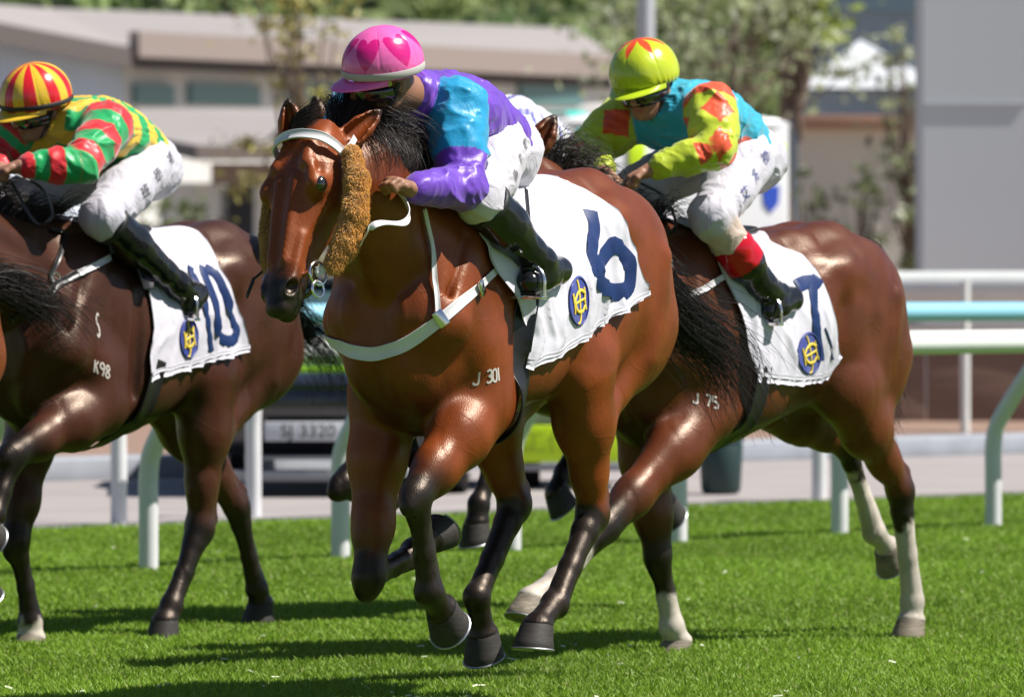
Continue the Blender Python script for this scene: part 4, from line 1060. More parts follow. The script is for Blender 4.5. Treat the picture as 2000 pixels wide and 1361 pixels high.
for sd in (1, -1):
    S = Sdf(); out = .024
    pth = [hq(.085, .108 * sd, -.02), hq(.17, .130 * sd, -.04), hq(.27, .130 * sd, -.058), hq(.36, .110 * sd, -.066), hq(.43, .085 * sd, -.060)]
    S.chain([p + H6['hd'][2] * out * sd for p in pth], [.026, .034, .037, .036, .029], .02, flat=(H6['hd'][2], 1.3))
    V, Q = S.mesh(.005); N = vnormals(V, Q); V = V + N * (fnoise(V, 60, 4, 2) * .006)[:, None]
    fo = mesh_obj('cheekpiece', V, Q, M_fleece, br, col=np.tile(vec(.40, .17, .022), (len(V), 1)))
    pk = RNG.integers(0, len(V), 22000); r0 = V[pk]; n0 = N[pk]; a_ = H6['hd'][1]
    dr = n0 + RNG.normal(size=n0.shape) * .35 + a_ * .35; dr /= np.linalg.norm(dr, axis=1)[:, None]; le = RNG.uniform(.004, .008, len(pk))[:, None]
    pa = np.stack([r0 - n0 * .001, r0 + dr * le * .55, r0 + (dr + a_ * .5 + RNG.normal(size=dr.shape) * .3) * le], 1)
    Vh, Qh = strands(pa, np.tile(np.array([.0011, .0009, .0003]), (len(pk), 1))); cc = np.array([.70, .34, .045]) * RNG.uniform(.55, 1.35, (len(pk), 1)); mesh_obj('fleece_pile', Vh, Qh, M_fleece, fo, col=np.repeat(cc, 9, axis=0))
    bt = hq(.475, .076 * sd, -.030)
    ribbon(br, 'cheek_strap', [pth[-1] + H6['hd'][2] * .02 * sd, lerp(pth[-1], bt, .6) + H6['hd'][2] * .012 * sd, bt], .022, .005, M_white_strap, n=20, normals=H6['hd'][2] * sd)
    m = MB(); a_, s_, n_ = H6['hd'][1], H6['hd'][2], H6['hd'][3]
    for c_, r_ in ((bt, .034), (bt + a_ * .045 - n_ * .012, .024)):
        m.tube([c_ + s_ * .010 * sd + (a_ * math.cos(x) + n_ * math.sin(x)) * r_ for x in np.linspace(0, 2 * math.pi, 30)], .0042, n=8, caps=False)
    m.build('bit_ring', M_metal, br)
m = MB(); m.tube([hq(.475, -.07, -.012), hq(.49, 0, -.018), hq(.475, .07, -.012)], .007); m.build('bit', M_metal, br)
ribbon(br, 'noseband', [hq(.43, .075, -.02), hq(.50, .055, -.055), hq(.52, 0, -.068), hq(.50, -.055, -.055), hq(.43, -.075, -.02)], .014, .005, mat('clear_tan_strap', (.12, .07, .035), rough=.3), n=30, normals=H6['hd'][1])
# reins
h6h = fr6.at(760, 354, .18)
rn = [hq(.47, .085, -.02), q6(672, 512, 17.22), A6(700, 480, .20), A6(722, 447, .25), A6(745, 436, .27), A6(785, 437, .26), A6(799, 420, .24), A6(790, 392, .21), A6(770, 366, .17), h6h]
ribbon(br, 'rein', rn, .021, .0035, M_white_strap, n=70, normals=[vec(.2, 1, .2), vec(.2, 1, .2), vec(.1, 1, .3), vec(.0, .8, .6), vec(.0, .6, .8), vec(-.6, .8, .4), vec(-.8, .6, .2), vec(-.6, .8, .2), vec(-.4, .9, .2)])
m = MB(); m.tube(curve_pts([hq(.46, -.085, -.02), hq(.36, -.12, -.10), hq(.2, -.14, -.2), q6(735, 352, 17.74)], 50), .0105, n=10, flat=(vec(.3, .2, 1), 1.15, .40)); m.build('rein', M_white_strap, br)

# ---- rider 6
PUR = vec(.125, .035, .42); TUR = vec(.0, .27, .52); PNK = vec(.80, .13, .42); MAG = vec(.62, .01, .20)
def torso6(v):
    c = np.tile(PUR, (len(v), 1)); return c
def heart(x, y):   # y up
    x *= 1.05; y = y * 1.05 + .12
    return (x * x + y * y - .45) ** 3 - 1.9 * x * x * y ** 3 < 0
def cap6(a, t):
    u = (((a - R(38)) / (math.pi / 3) + .5) % 1) - .5; x = u * 2.75 * math.sin(t * 1.6 + .1) ; y = (.60 - t) * 3.0
    return MAG if heart(x, y) else PNK
J6 = dict(key='purple', fr=fr6, seed=3, label='jockey in purple and turquoise silks and a pink cap with hearts', full=True,
    hsc=.90, head=q6(750, 152, 17.62), hf=vec(.82, -.50, -.30), hu=vec(.32, .05, .95), neck=q6(838, 190, 17.84),
    chest=fr6.at(845, 222, 0), pelvis=fr6.at(950, 292, 0), shL=fr6.at(893, 212, .17), shR=fr6.at(702, 218, -.20), elL=fr6.at(903, 368, .25), elR=fr6.at(660, 305, -.25),
    wrL=fr6.at(800, 370, .22), wrR=fr6.at(745, 345, -.08), hdL=fr6.at(756, 350, .19), hdR=q6(728, 345, 17.66), down=vec(.2, 0, -1),
    hpL=fr6.at(968, 292, .11), hpR=fr6.at(905, 300, -.11), knL=fr6.at(938, 388, .24), knR=vec(.42, -.24, 1.58), anL=fr6.at(1052, 512, .29), anR=vec(.05, -.28, 1.38),
    toL=fr6.at(1032, 552, .29), heL=fr6.at(1090, 528, .29), toR=vec(.12, -.28, 1.30), heR=vec(-.06, -.28, 1.35), btop=.12,
    breech=vec(.53, .50, .56), skin=(.27, .13, .075),
    jersey=dict(torso=torso6, upper=lambda t, v, a, b: np.where(((t < .64) & (t > -.4))[:, None], TUR, PUR), lower=lambda t, v, a, b: np.tile(PUR, (len(v), 1))), collar=(.20, .05, .5),
    cap=cap6, peak=PNK, band=(.42, .40, .38), bandw=1.1, gdot=(.35, .42, .03),
    bootcol=lambda t: np.tile(vec(.010, .010, .011), (len(t), 1)))
J6r = person(J6)
wh = empty('whip', fr6.O, fr6.rz, 'thin black whip reaching down beside the muzzle of the horse in front', 'whip')
MB().tube([q6(705, 345, 17.72), q6(600, 455, 17.62), q6(496, 545, 17.50)], [.006, .005, .004], n=8).build('shaft', M_rubber, wh); MB().box(q6(489, 562, 17.49), (.028, .004, .008), ax=(unit(q6(482, 580, 17.49) - q6(497, 542, 17.5)), vec(0, 1, 0), vec(0, 0, 1)), bev=.003).build('flap', M_black_leather, wh)
m = MB(); kk = J6['knL']; 
saddle(H6, 'small black racing saddle under the jockey in purple', x=.10, girth=(.30, .38), stir=[(vec(.22, .20, 1.60), J6['toL'] + vec(.0, .0, -.045)), (vec(.22, -.20, 1.60), J6['toR'] + vec(0, 0, -.045))])
thigh_text(J6, '鍾易禮', lerp(J6['knL'], J6['hpL'], .30) + vec(0, .1, .0), lerp(J6['knL'], J6['hpL'], 1.1) + vec(0, .1, .02), .036, M_ink)
print('j6', time.time() - T0)
# ------------------------------------------------------------------ horse 7
DBAY = ((.112, .027, .009), (.030, .011, .006), (.010, .008, .007))
DBR = ((.058, .018, .010), (.018, .009, .006), (.009, .007, .007))
fr7 = Frame(1452, 21.2, 37)
def std_head(H, fr, dz, px=1.34, pz=1.70, mx=1.72, mz=1.36, dark=False):
    H['neck'] = [vec(.56, 0, 1.36 + dz), vec(.84, 0, 1.44 + dz), vec(1.10, 0, pz - .16), vec(px - .03, 0, pz - .06)]
    H['head'] = (vec(px, 0, pz), vec(mx, 0, mz), vec(0, 1, 0))
    H['ears'] = [(vec(px - .02, .045, pz + .06), vec(px - .10, .075, pz + .18), vec(.6, .6, .2)), (vec(px - .02, -.045, pz + .06), vec(px - .10, -.075, pz + .18), vec(.6, -.6, .2))]
def std_mane(H, n=24, per=30, seedv=0):
    cr = H['crest']; locks = []
    for i in range(n):
        u = i / (n - 1) * 5.2 + .6; j = min(int(u), 5); c = lerp(cr[j], cr[j + 1], u - j)
        locks.append(([c - vec(0, 0, .02), c + vec(-.05, .01, .055), c + vec(-.12, .02 + .03 * math.sin(i * 2.1 + seedv), .07 + .03 * math.sin(i + seedv)), c + vec(-.20, .05, .03 + .035 * math.sin(i * 3.3))], (.012, .035), per))
    hair(H['root'], 'mane', locks, (.016, .010, .008), wave=.026, rad=.0024)
H7 = dict(fr=fr7, dz=-.08, voxel=.010, coat=DBAY, dorsal=.6, label='dark bay racehorse with white stockings galloping third from the left', group='galloping racehorses',
    LF=leg(fr7, .13, (1180, 1030), (1085, 1135), (1040, 1168), (.35, 0, -.95), e=(.46, .165, .86)),
    RF=leg(fr7, -.12, (1284, 1085), (1312, 1222), (1324, 1248), (.1, 0, -1), e=(.42, -.155, .86)),
    LH=leg(fr7, .14, (1757, 955), (1782, 1175), (1780, 1208), (.05, 0, -1), e=(-.40, .18, .92)),
    RH=leg(fr7, -.12, (1652, 868), (1708, 1040), (1732, 1066), (-.7, 0, -.7), e=(-.44, -.17, .90)), white=dict(RF=.50, LF=.35, LH=.30, RH=.30))
std_head(H7, fr7, -.08)
H7['tail'] = [vec(-.66, 0, 1.43), vec(-.80, -.02, 1.43), vec(-.93, -.05, 1.30), vec(-.98, -.06, 1.0), vec(-1.06, -.05, .74)]; H7['tail_w'] = (.025, .065); H7['tail_n'] = 420
report('H7', H7); horse(H7); std_mane(H7)
print('h7', time.time() - T0)
c7 = Cloth(H7, label='white saddle cloth numbered 7 on the dark bay horse with white stockings', seed=8, nu=60, nv=110, fold=.009,
    **cloth_edges(H7, [(1392, 500), (1425, 575), (1447, 640), (1466, 720)], [(1500, 482), (1560, 502), (1596, 545), (1622, 610), (1634, 690)], [(1466, 736), (1500, 743), (1560, 746), (1610, 735), (1634, 702)], (.56, -.08)))
c7.strokes('number', [([(1555, 560), (1575, 551), (1597, 542)], .052), ([(1586, 556), (1590, 600), (1595, 650), (1600, 705)], .048)], M_navy)
c7.strokes('trim_line', [([(1610, 640), (1621, 668), (1626, 702)], .010)], M_navy)
c7.crest(1580, 690, 23, 42, -.12)
brand(H7, 'J 75', 1353, 765, .042, .024, slant=.25)
M7n = [fr7.at(*p, .0) for p in [(1, 1)]]
def simple_tack(H, x0, pts, rein, label, white=(0, 0), lab2=None):
    fr = H['fr']; hq = H['hq']; br = empty('bridle', fr.O, fr.rz, label, 'bridle')
    ribbon(br, 'browband', [hq(.075, -.09, .0), hq(.062, -.05, .085), hq(.058, 0, .098), hq(.062, .05, .085), hq(.075, .09, .0)], .022, .006, M_black_leather, bvh=H['bvh'], off=.004)
    for sd in (1, -1): ribbon(br, 'cheekpiece', [hq(.07, .085 * sd, .0), hq(.25, .085 * sd, -.02), hq(.46, .055 * sd, -.01)], .018, .005, M_black_leather, bvh=H['bvh'], off=.004)
    ribbon(br, 'noseband', [hq(.36, -.07, -.04), hq(.35, -.05, .05), hq(.35, 0, .07), hq(.35, .05, .05), hq(.36, .07, -.04)], .02, .005, M_black_leather, bvh=H['bvh'], off=.004)
    for sd in (1, -1):
        m = MB(); m.tube(curve_pts([hq(.47, .075 * sd, -.01), hq(.2, .15 * sd, -.12), rein + vec(.05, .06 * sd, -.01), rein + vec(0, .04 * sd, 0)], 40), .009, n=8, flat=(vec(0, 0, 1), 1.2, .4)); m.build('rein', M_black_leather, br)
    m = MB(); m.tube(curve_pts([rein + vec(0, .05, 0), rein + vec(-.10, .11, -.06), rein + vec(-.14, .13, -.16), rein + vec(-.05, .12, -.18), rein + vec(.01, .06, -.04)], 40), .008, n=8, flat=(vec(1, 0, 0), 1.2, .4)); m.build('rein', M_black_leather, br)
    for sd in (1, -1): m = MB(); m.tube([hq(.47, .066 * sd, -.01) + H['hd'][1] * math.cos(x) * .033 + H['hd'][3] * math.sin(x) * .033 for x in np.linspace(0, 6.283, 24)], .004, n=6, caps=False); m.build('bit_ring', M_metal, br)
    return br
simple_tack(H7, 0, None, fr7.at(1215, 352, 0), 'black bridle on the dark bay horse with white stockings')
bp7 = empty('breastplate', fr7.O, fr7.rz, 'thin white breastplate strap behind the long black tail', 'breastplate')
ribbon(bp7, 'chest_strap', [surf(H7, *p) for p in [(1425, 535), (1395, 550), (1350, 578), (1300, 600), (1250, 630), (1225, 650)]], .022, .005, M_white_strap, bvh=H7['bvh'])
ribbon(bp7, 'neck_strap', [surf(H7, *p) for p in [(1268, 440), (1290, 470), (1302, 500), (1306, 530), (1290, 600)]], .022, .005, M_black_leather, bvh=H7['bvh'])

ORG = vec(.72, .075, .02); CHA = vec(.46, .55, .02); TU7 = vec(.02, .36, .52)
T7c, T7p = fr7.at(1352, 238, 0), fr7.at(1440, 305, 0)
def torso7(v):
    c = np.tile(TU7, (len(v), 1)); d1 = np.linalg.norm((v - (lerp(T7c, T7p, .30) + vec(.0, .13, -.12))) * vec(1, .6, 1), axis=1) < .105
    c[d1] = ORG; d2 = np.linalg.norm(v - (T7c + vec(.02, -.02, .2)), axis=1) < .05; c[d2] = ORG; return c
def dia(t, v, a, b, n, ph=0):
    e = unit(b - a); r = v - a; s1 = np.cross(e, vec(.3, 1, 0)); s1 = unit(s1); s2 = np.cross(e, s1); th = np.arctan2(r @ s1, r @ s2)
    x = (th / (2 * math.pi) * 3 + ph) % 1 - .5; y = (t * n) % 1 - .5
    return (np.abs(x) * 1.15 + np.abs(y) * .95) < .42
def up7(t, v, a, b): c = np.where(dia(t, v, a, b, 1.3, .25)[:, None], ORG, CHA); c = np.where((t < .02)[:, None], ORG, c); return c
def lo7(t, v, a, b): return np.where((dia(t, v, a, b, 1.6, .1) & (t < .35))[:, None], ORG, CHA)
def cap7(a, t):
    u = abs(((a / (2 * math.pi) * 6 + .5) % 1) - .5) * 2
    return ORG if t < .10 + .40 * (1 - u) ** 1.0 - .02 and t < .46 * (1 - u) + .06 else CHA
knL7 = fr7.at(1388, 425, .22); anL7 = fr7.at(1487, 556, .27)
J7 = dict(key='lime', fr=fr7, seed=5, label='jockey in turquoise, orange and lime silks and a lime cap topped with an orange star',
    head=P(1262, 168, 20.8), hf=vec(.93, .12, -.34), hu=vec(.34, .0, .94), neck=None, chest=T7c, pelvis=T7p,
    shL=fr7.at(1388, 212, .18), shR=fr7.at(1226, 230, -.19), elL=fr7.at(1398, 290, .27), elR=fr7.at(1148, 292, -.27), wrL=fr7.at(1270, 332, .12), wrR=fr7.at(1180, 338, -.06),
    hdL=fr7.at(1222, 352, .05), hdR=fr7.at(1200, 352, -.02), down=vec(.1, 0, -1), hpL=fr7.at(1455, 312, .11), hpR=fr7.at(1455, 312, .11) * vec(1, -1, 1), knL=knL7, knR=knL7 * vec(1, -1, 1) + vec(.05, 0, .02),
    anL=anL7, anR=anL7 * vec(1, -1, 1), toL=fr7.at(1500, 608, .27), heL=fr7.at(1545, 585, .27), toR=fr7.at(1500, 608, .27) * vec(1, -1, 1), heR=fr7.at(1545, 585, .27) * vec(1, -1, 1), btop=.50,
    breech=vec(.50, .48, .55), calf=vec(.52, .40, .34), skin=(.36, .18, .115), jersey=dict(torso=torso7, upper=up7, lower=lo7), collar=(.42, .60, .02), cap=cap7, peak=(.46, .60, .02), strap=False,
    bootcol=lambda t: np.where((t < .36)[:, None], vec(.48, .005, .015), vec(.010, .010, .011)))
J7['head'] = fr7.loc(J7['head']); J7['neck'] = J7['head'] + vec(-.16, .02, -.05)
person(J7)
saddle(H7, 'small black racing saddle under the jockey with the lime cap', x=.10, girth=(.27, .36), gphi=100, stir=[(vec(.22, .20, 1.46), J7['toL'] + vec(0, 0, -.045)), (vec(.22, -.20, 1.46), J7['toR'] + vec(0, 0, -.045))])
thigh_text(J7, '艾兆禮', lerp(J7['knL'], J7['hpL'], .25) + vec(0, .1, .0), lerp(J7['knL'], J7['hpL'], 1.05) + vec(0, .1, .03), .05, M_ink2)
print('j7', time.time() - T0)
# ------------------------------------------------------------------ horse 10
fr10 = Frame(268, 21.9, 32.5)
H10 = dict(fr=fr10, dz=-.07, voxel=.010, coat=DBR, dorsal=.5, label='dark brown racehorse galloping at the left with its hind legs on the turf', group='galloping racehorses',
    LF=leg(fr10, .13, (28, 888), (-14, 1005), (-36, 1025), (-.7, 0, -.4), e=(.46, .165, .87)),
    RF=leg(fr10, -.12, (32, 1055), (60, 1212), (62, 1242), (.15, 0, -1), e=(.44, -.155, .87)),
    LH=leg(fr10, .14, (390, 1030), (334, 1182), (322, 1208), (-.1, 0, -1), e=(-.20, .18, .96)),
    RH=leg(fr10, -.12, (462, 990), (500, 1150), (508, 1176), (-.1, 0, -1), e=(-.38, -.17, .93)), white=dict(RF=.98))
std_head(H10, fr10, -.07, pz=1.66)
H10['tail'] = [vec(-.80, 0, 1.30), vec(-.90, .0, 1.30), vec(-1.02, .0, 1.16), fr10.at(640, 700, .02), fr10.at(650, 790, .02)]; H10['tail_w'] = (.03, .09); H10['tail_n'] = 420
report('H10', H10); horse(H10); std_mane(H10, seedv=2)
c10 = Cloth(H10, label='white saddle cloth numbered 10 on the dark brown horse at the left', seed=12, nu=60, nv=110, fold=.008,
    **cloth_edges(H10, [(258, 510), (285, 570), (296, 640), (284, 690)], [(385, 455), (425, 530), (455, 600), (478, 678)], [(272, 734), (300, 732), (380, 712), (478, 684)], (.58, -.10)))
c10.strokes('number', [([(372, 522), (378, 540), (398, 585), (406, 630), (411, 686)], .036), ([(397, 522), (402, 545), (420, 590), (425, 640), (436, 664), (455, 662), (462, 645), (450, 600), (435, 565), (418, 535), (400, 522)], .042)], M_navy)
c10.crest(368, 660, 18, 41, -.02)
brand(H10, 'K98', 184, 702, .045, .027, slant=.35); brand(H10, 'S', 186, 612, .085, .05, w=.008, gw=.035)
simple_tack(H10, 0, None, fr10.at(0, 335, 0), 'black bridle on the dark brown horse at the left')
bp10 = empty('breastplate', fr10.O, fr10.rz, 'black and white breastplate on the dark brown horse at the left', 'breastplate')
ribbon(bp10, 'chest_strap', [surf(H10, *p) for p in [(212, 503), (180, 522), (150, 535)]], .024, .006, M_white_strap, bvh=H10['bvh'])
ribbon(bp10, 'chest_strap', [surf(H10, *p) for p in [(152, 534), (105, 560), (60, 600), (20, 625)]], .028, .006, M_black_leather, bvh=H10['bvh'])
ribbon(bp10, 'neck_strap', [surf(H10, *p) for p in [(115, 425), (128, 460), (110, 510), (98, 540), (105, 560)]], .020, .005, M_black_leather, bvh=H10['bvh'])
m = MB(); h_ = cam_hit(H10, 104, 548); m.tube([h_[0] + h_[1] * .014 + vec(math.cos(x), 0, math.sin(x)) * .022 for x in np.linspace(0, 6.283, 24)], .004, n=6, caps=False); m.build('ring', M_metal, bp10)
GRN = vec(.0, .33, .09); YEL = vec(.72, .46, .03); RED = vec(.62, .012, .02)
T10c, T10p = fr10.at(172, 265, 0), fr10.at(262, 322, 0)
def torso10(v):
    e = unit(T10c - T10p); t = (v - T10p) @ e; y = np.abs(v[:, 1]); return np.where((((t * 1.0 + y * .55) / .135) % 1 < .5)[:, None], GRN, YEL)
def sl10(t, v, a, b): return np.where(((t * 2.1 + .3) % 1 < .5)[:, None], RED, GRN)
def cap10(a, t):
    y = math.sin(t * 1.9) * math.sin(a) ; return RED if ((y / .40 + .25) % 1) < .5 else YEL
def cap10(a, t): return RED if ((a / (2 * math.pi) * 9 + .1) % 1) < .5 else YEL
kn = fr10.at(198, 425, .22); an = fr10.at(345, 556, .27); to = fr10.at(362, 600, .27); he = fr10.at(384, 575, .27)
FL = vec(1, -1, 1)
J10 = dict(key='green', fr=fr10, seed=9, label='jockey in green and yellow silks with red sleeve hoops and a striped cap',
    head=fr10.loc(P(72, 212, 21.5)), hf=vec(.90, -.22, -.32), hu=vec(.32, .04, .95), neck=None, chest=T10c, pelvis=T10p,
    shL=fr10.at(208, 250, .18), shR=fr10.at(30, 262, -.19), elL=fr10.at(160, 322, .26), elR=fr10.at(-20, 320, -.26), wrL=fr10.at(40, 325, .12), wrR=fr10.at(0, 330, -.05),
    hdL=fr10.at(2, 334, .06), hdR=fr10.at(-10, 335, -.03), down=vec(.1, 0, -1), hpL=fr10.at(286, 325, .11), hpR=fr10.at(286, 325, .11) * FL, knL=kn, knR=kn * FL + vec(.06, 0, .03), anL=an, anR=an * FL, toL=to, toR=to * FL, heL=he, heR=he * FL, btop=.12,
    breech=vec(.51, .49, .56), skin=(.30, .15, .10), jersey=dict(torso=torso10, upper=sl10, lower=sl10), collar=(.72, .46, .03), cap=cap10, peak=(.72, .46, .03), band=(.012, .012, .012), bandw=.9)
J10['neck'] = J10['head'] + vec(-.16, .02, -.05)
person(J10)
saddle(H10, 'small black racing saddle under the jockey in green and yellow', x=.10, girth=(.25, .36), gphi=100, stir=[(vec(.22, .20, 1.47), to + vec(0, 0, -.045)), (vec(.22, -.20, 1.47), to * FL + vec(0, 0, -.045))])
thigh_text(J10, '班德禮', lerp(kn, J10['hpL'], .35) + vec(0, .1, .0), lerp(kn, J10['hpL'], 1.15) + vec(0, .1, .03), .05, M_ink)
print('h10', time.time() - T0)
# ------------------------------------------------------------------ the horse hidden behind number 6, and the one leaving at the left
frA = Frame(1050, 23.4, 39)
HA = dict(fr=frA, dz=-.02, voxel=.012, coat=DBR, label='dark racehorse mostly hidden behind the bright bay horse, only its lower legs showing', group='galloping racehorses',
    LF=leg(frA, .13, (965, 890), (935, 985), (930, 1018), (-.25, 0, -1), e=(.46, .165, .92)), RF=leg(frA, -.12, (672, 945), (752, 985), (775, 968), (-.8, 0, .4), e=(.50, -.155, .92)),
    LH=leg(frA, .14, (1255, 870), (1290, 955), (1300, 980), (-.7, 0, -.6), e=(-.25, .18, 1.0)), RH=leg(frA, -.12, (1150, 835), (1103, 925), (1085, 958), (-.55, .3, -.75), e=(-.12, -.17, 1.0)))
std_head(HA, frA, -.02, px=1.29, pz=1.82, mz=1.46, mx=1.62)
HA['ears'] = [(vec(1.27, .045, 1.87), vec(1.26, .06, 1.99), vec(.8, .5, .1)), (vec(1.27, -.045, 1.88), vec(1.28, -.06, 2.03), vec(.8, .2, .1))]
report('HA', HA); horse(HA); std_mane(HA, n=14, per=16)
WB = lambda v: np.where((((v[:, 1] * .9 + v[:, 0] * .5) / .085) % 1 < .22)[:, None], vec(.12, .12, .42), vec(.74, .74, .76))
JA = dict(J7); sh = vec(-.10, 0, .02)
for k_, v_ in list(JA.items()):
    if isinstance(v_, np.ndarray) and k_ not in ('hf', 'hu', 'down', 'breech', 'calf'): JA[k_] = v_ + sh
JA['head'] = JA['head'] + vec(.03, -.05, -.16); JA['neck'] = JA['neck'] + vec(.03, -.03, -.10)
JA.update(key='white', fr=frA, full=False, label='jockey in white silks with blue stripes, seen behind the back of the jockey in purple', jersey=dict(torso=WB, upper=lambda t, v, a, b: WB(v), lower=lambda t, v, a, b: WB(v)), cap=lambda a, t: vec(.75, .75, .75), peak=(.7, .7, .7), collar=(.7, .7, .7), seed=6,
    bootcol=lambda t: np.tile(vec(.010, .010, .011), (len(t), 1)), calf=vec(.6, .6, .62))
person(JA)
saddle(HA, 'small black racing saddle under the jockey in white silks', x=.10, girth=(.30, .38))
frB = Frame(-378, 20.0, 36)
HB = dict(H10); HB.update(fr=frB, voxel=.013, coat=((.18, .045, .012), (.10, .03, .012), (.02, .012, .01)), label='chestnut racehorse leaving at the left edge, only its black tail in view', tail_n=520, tail_w=(.03, .085), white={})
HB['tail'] = [vec(-.80, 0, 1.32), vec(-.92, .0, 1.33), frB.at(40, 570, .0), frB.at(105, 612, .0), frB.at(150, 665, .0)]
HB['LH'] = leg(frB, .14, (-90, 960), (-52, 1105), (-38, 1128), (-.6, 0, -.8), e=(-.35, .18, .96))
horse(HB)
print('hAB', time.time() - T0)
# ------------------------------------------------------------------ the course, rails, vehicles and buildings
def gx(px, d): return (px - 1000) / F * d
def hz(py, d): return CZ - (py - HY) / F * d
def depth_of(py, z=0): return F * (CZ - z) / (py - HY)

def grass_extra(nt, b, mp):
    L = nt.links.new
    n = nt.nodes.new('ShaderNodeTexNoise'); n.inputs['Scale'].default_value = 1.3; n.inputs['Detail'].default_value = 8; L(mp.outputs[0], n.inputs[0])
    n2 = nt.nodes.new('ShaderNodeTexNoise'); n2.inputs['Scale'].default_value = 26; n2.inputs['Detail'].default_value = 6; L(mp.outputs[0], n2.inputs[0])
    a = nt.nodes.new('ShaderNodeMath'); a.operation = 'MULTIPLY_ADD'; L(n2.outputs[0], a.inputs[0]); a.inputs[1].default_value = .9; L(n.outputs[0], a.inputs[2])
    r = nt.nodes.new('ShaderNodeValToRGB'); e = r.color_ramp.elements; e[0].position = .70; e[0].color = (.048, .10, .010, 1); e[1].position = 1.15; e[1].color = (.08, .15, .015, 1)
    L(a.outputs[0], r.inputs[0]); L(r.outputs[0], b.inputs['Base Color'])
    bp = nt.nodes.new('ShaderNodeBump'); bp.inputs['Strength'].default_value = 1; bp.inputs['Distance'].default_value = .03; L(n2.outputs[0], bp.inputs['Height']); L(bp.outputs[0], b.inputs['Normal'])
M_turf = mat('turf', rough=.9, spec=.1, extra=grass_extra)
M_earth = mat('bare_ground', (.30, .25, .21), rough=.9, var=.12, vscale=.6, bump=.3, bscale=3, bdist=.02)
M_asph = mat('pale_road', (.30, .27, .265), rough=.85, var=.08, vscale=1.2, bump=.3, bscale=60)
M_kerb = mat('concrete_kerb', (.30, .32, .36), rough=.8, var=.1, vscale=4, bump=.3, bscale=30)
# land sheet to the horizon
m = MB(); m.add([(-900, -40, -.02), (900, -40, -.02), (900, 2400, -.02), (-900, 2400, -.02)], [(0, 1, 2, 3)]); tag(m.build('ground', M_earth, smooth=False), kind='structure')
# turf edge: runs with the running rail
E0 = vec(gx(75, depth_of(1034)), depth_of(1034)); E1 = vec(gx(2000, depth_of(966)), depth_of(966)); ed = unit(E1 - E0)
def edge(t): p = E0 + ed * t; return p
m = MB(); a, b_ = edge(-60), edge(160); m.add([(a[0], a[1], 0), (a[0] + 60, -40, 0), (160, -40, 0), (b_[0], b_[1], 0)], [(0, 1, 2, 3)])
turf = MB()
q = [edge(-40), edge(140)]; nrm = vec(ed[1], -ed[0])
turf.add([(q[0][0], q[0][1], 0), (q[0][0] + nrm[0] * 60, q[0][1] + nrm[1] * 60, 0), (q[1][0] + nrm[0] * 60, q[1][1] + nrm[1] * 60, 0), (q[1][0], q[1][1], 0)], [(0, 1, 2, 3)])
tag(turf.build('grass_track', M_turf, smooth=False), kind='structure')
nb = -nrm
def strip(name, o0, o1, z, mt, t0=-40, t1=140):
    a, b, c, d = edge(t0) + nb * o0, edge(t1) + nb * o0, edge(t1) + nb * o1, edge(t0) + nb * o1
    mm = MB(); mm.add([(*a, z), (*b, z), (*c, z), (*d, z)], [(0, 1, 2, 3)]); return tag(mm.build(name, mt, smooth=False), kind='structure')
strip('road', .02, 6.3, -.006, M_asph)
kb = MB(); a = edge(-40) + nb * 6.6; bq = edge(140) + nb * 6.6; kb.box(((a[0] + bq[0]) / 2, (a[1] + bq[1]) / 2, .06), (90, .28, .08), rz=math.atan2(ed[1], ed[0]), bev=.02); tag(kb.build('kerb', M_kerb), kind='structure')
M_dirt = mat('brown_sand_track', (.24, .155, .115), rough=.95, var=.12, vscale=2, bump=.4, bscale=20)
strip('dirt_track', 7.0, 30, 0.004, M_dirt)

# grass blades on the near turf
def blades(name, x0, x1, y0, y1, n, h, colr, w=.0042):
    t = RNG.uniform(0, 1, n); y = y0 * (y1 / y0) ** t; half = 1.45 * 0.0868 * y; cx = 0
    x = RNG.uniform(-1, 1, n) * (half + .5)
    rel = (np.stack([x, y], 1) - E0) @ nrm; k = rel > .03; x, y = x[k], y[k]; n = len(x)
    hh = h * RNG.uniform(.5, 1.25, n) * (1 + .35 * fnoise(np.stack([x, y, 0 * x], 1), 1.7, 2, 2)); ang = RNG.uniform(0, math.pi, n); ww = w * RNG.uniform(.7, 1.5, n) * (y / 20) ** .8
    lx = RNG.normal(size=n) * .45 * hh; ly = RNG.normal(size=n) * .45 * hh; dx, dy = np.cos(ang) * ww, np.sin(ang) * ww
    V = np.stack([np.stack([x - dx, y - dy, 0 * x], 1), np.stack([x + dx, y + dy, 0 * x], 1), np.stack([x + lx * .45 + dx * .7, y + ly * .45 + dy * .7, hh * .6], 1), np.stack([x + lx, y + ly, hh], 1)], 1).reshape(-1, 3)
    Q = np.arange(4 * n).reshape(n, 4)
    g = (fnoise(np.stack([x, y, 0 * x], 1), .8, 7, 3) * .3 + RNG.uniform(-.25, .25, n))[:, None]
    c = np.clip(np.array(colr)[None] * (1 + g), 0, 1); yl = RNG.uniform(0, 1, n) < .05; c[yl] = (.30, .34, .09)
    o = mesh_obj(name, V, Q, M_blade, None, smooth=False, col=np.repeat(c, 4, axis=0)); return tag(o, 'short bright green turf covering the track', 'grass', kind='stuff')
def blade_extra(nt, b, mp):
    sock(b, 'Subsurface Weight', 0)
    L = nt.links.new; tr = nt.nodes.new('ShaderNodeBsdfTranslucent'); mx = nt.nodes.new('ShaderNodeMixShader'); mx.inputs[0].default_value = .35
    vc = [q for q in nt.nodes if q.type == 'VERTEX_COLOR'][0]; L(vc.outputs[0], tr.inputs[0]); out = nt.nodes['Material Output']; L(b.outputs[0], mx.inputs[1]); L(tr.outputs[0], mx.inputs[2]); L(mx.outputs[0], out.inputs[0])
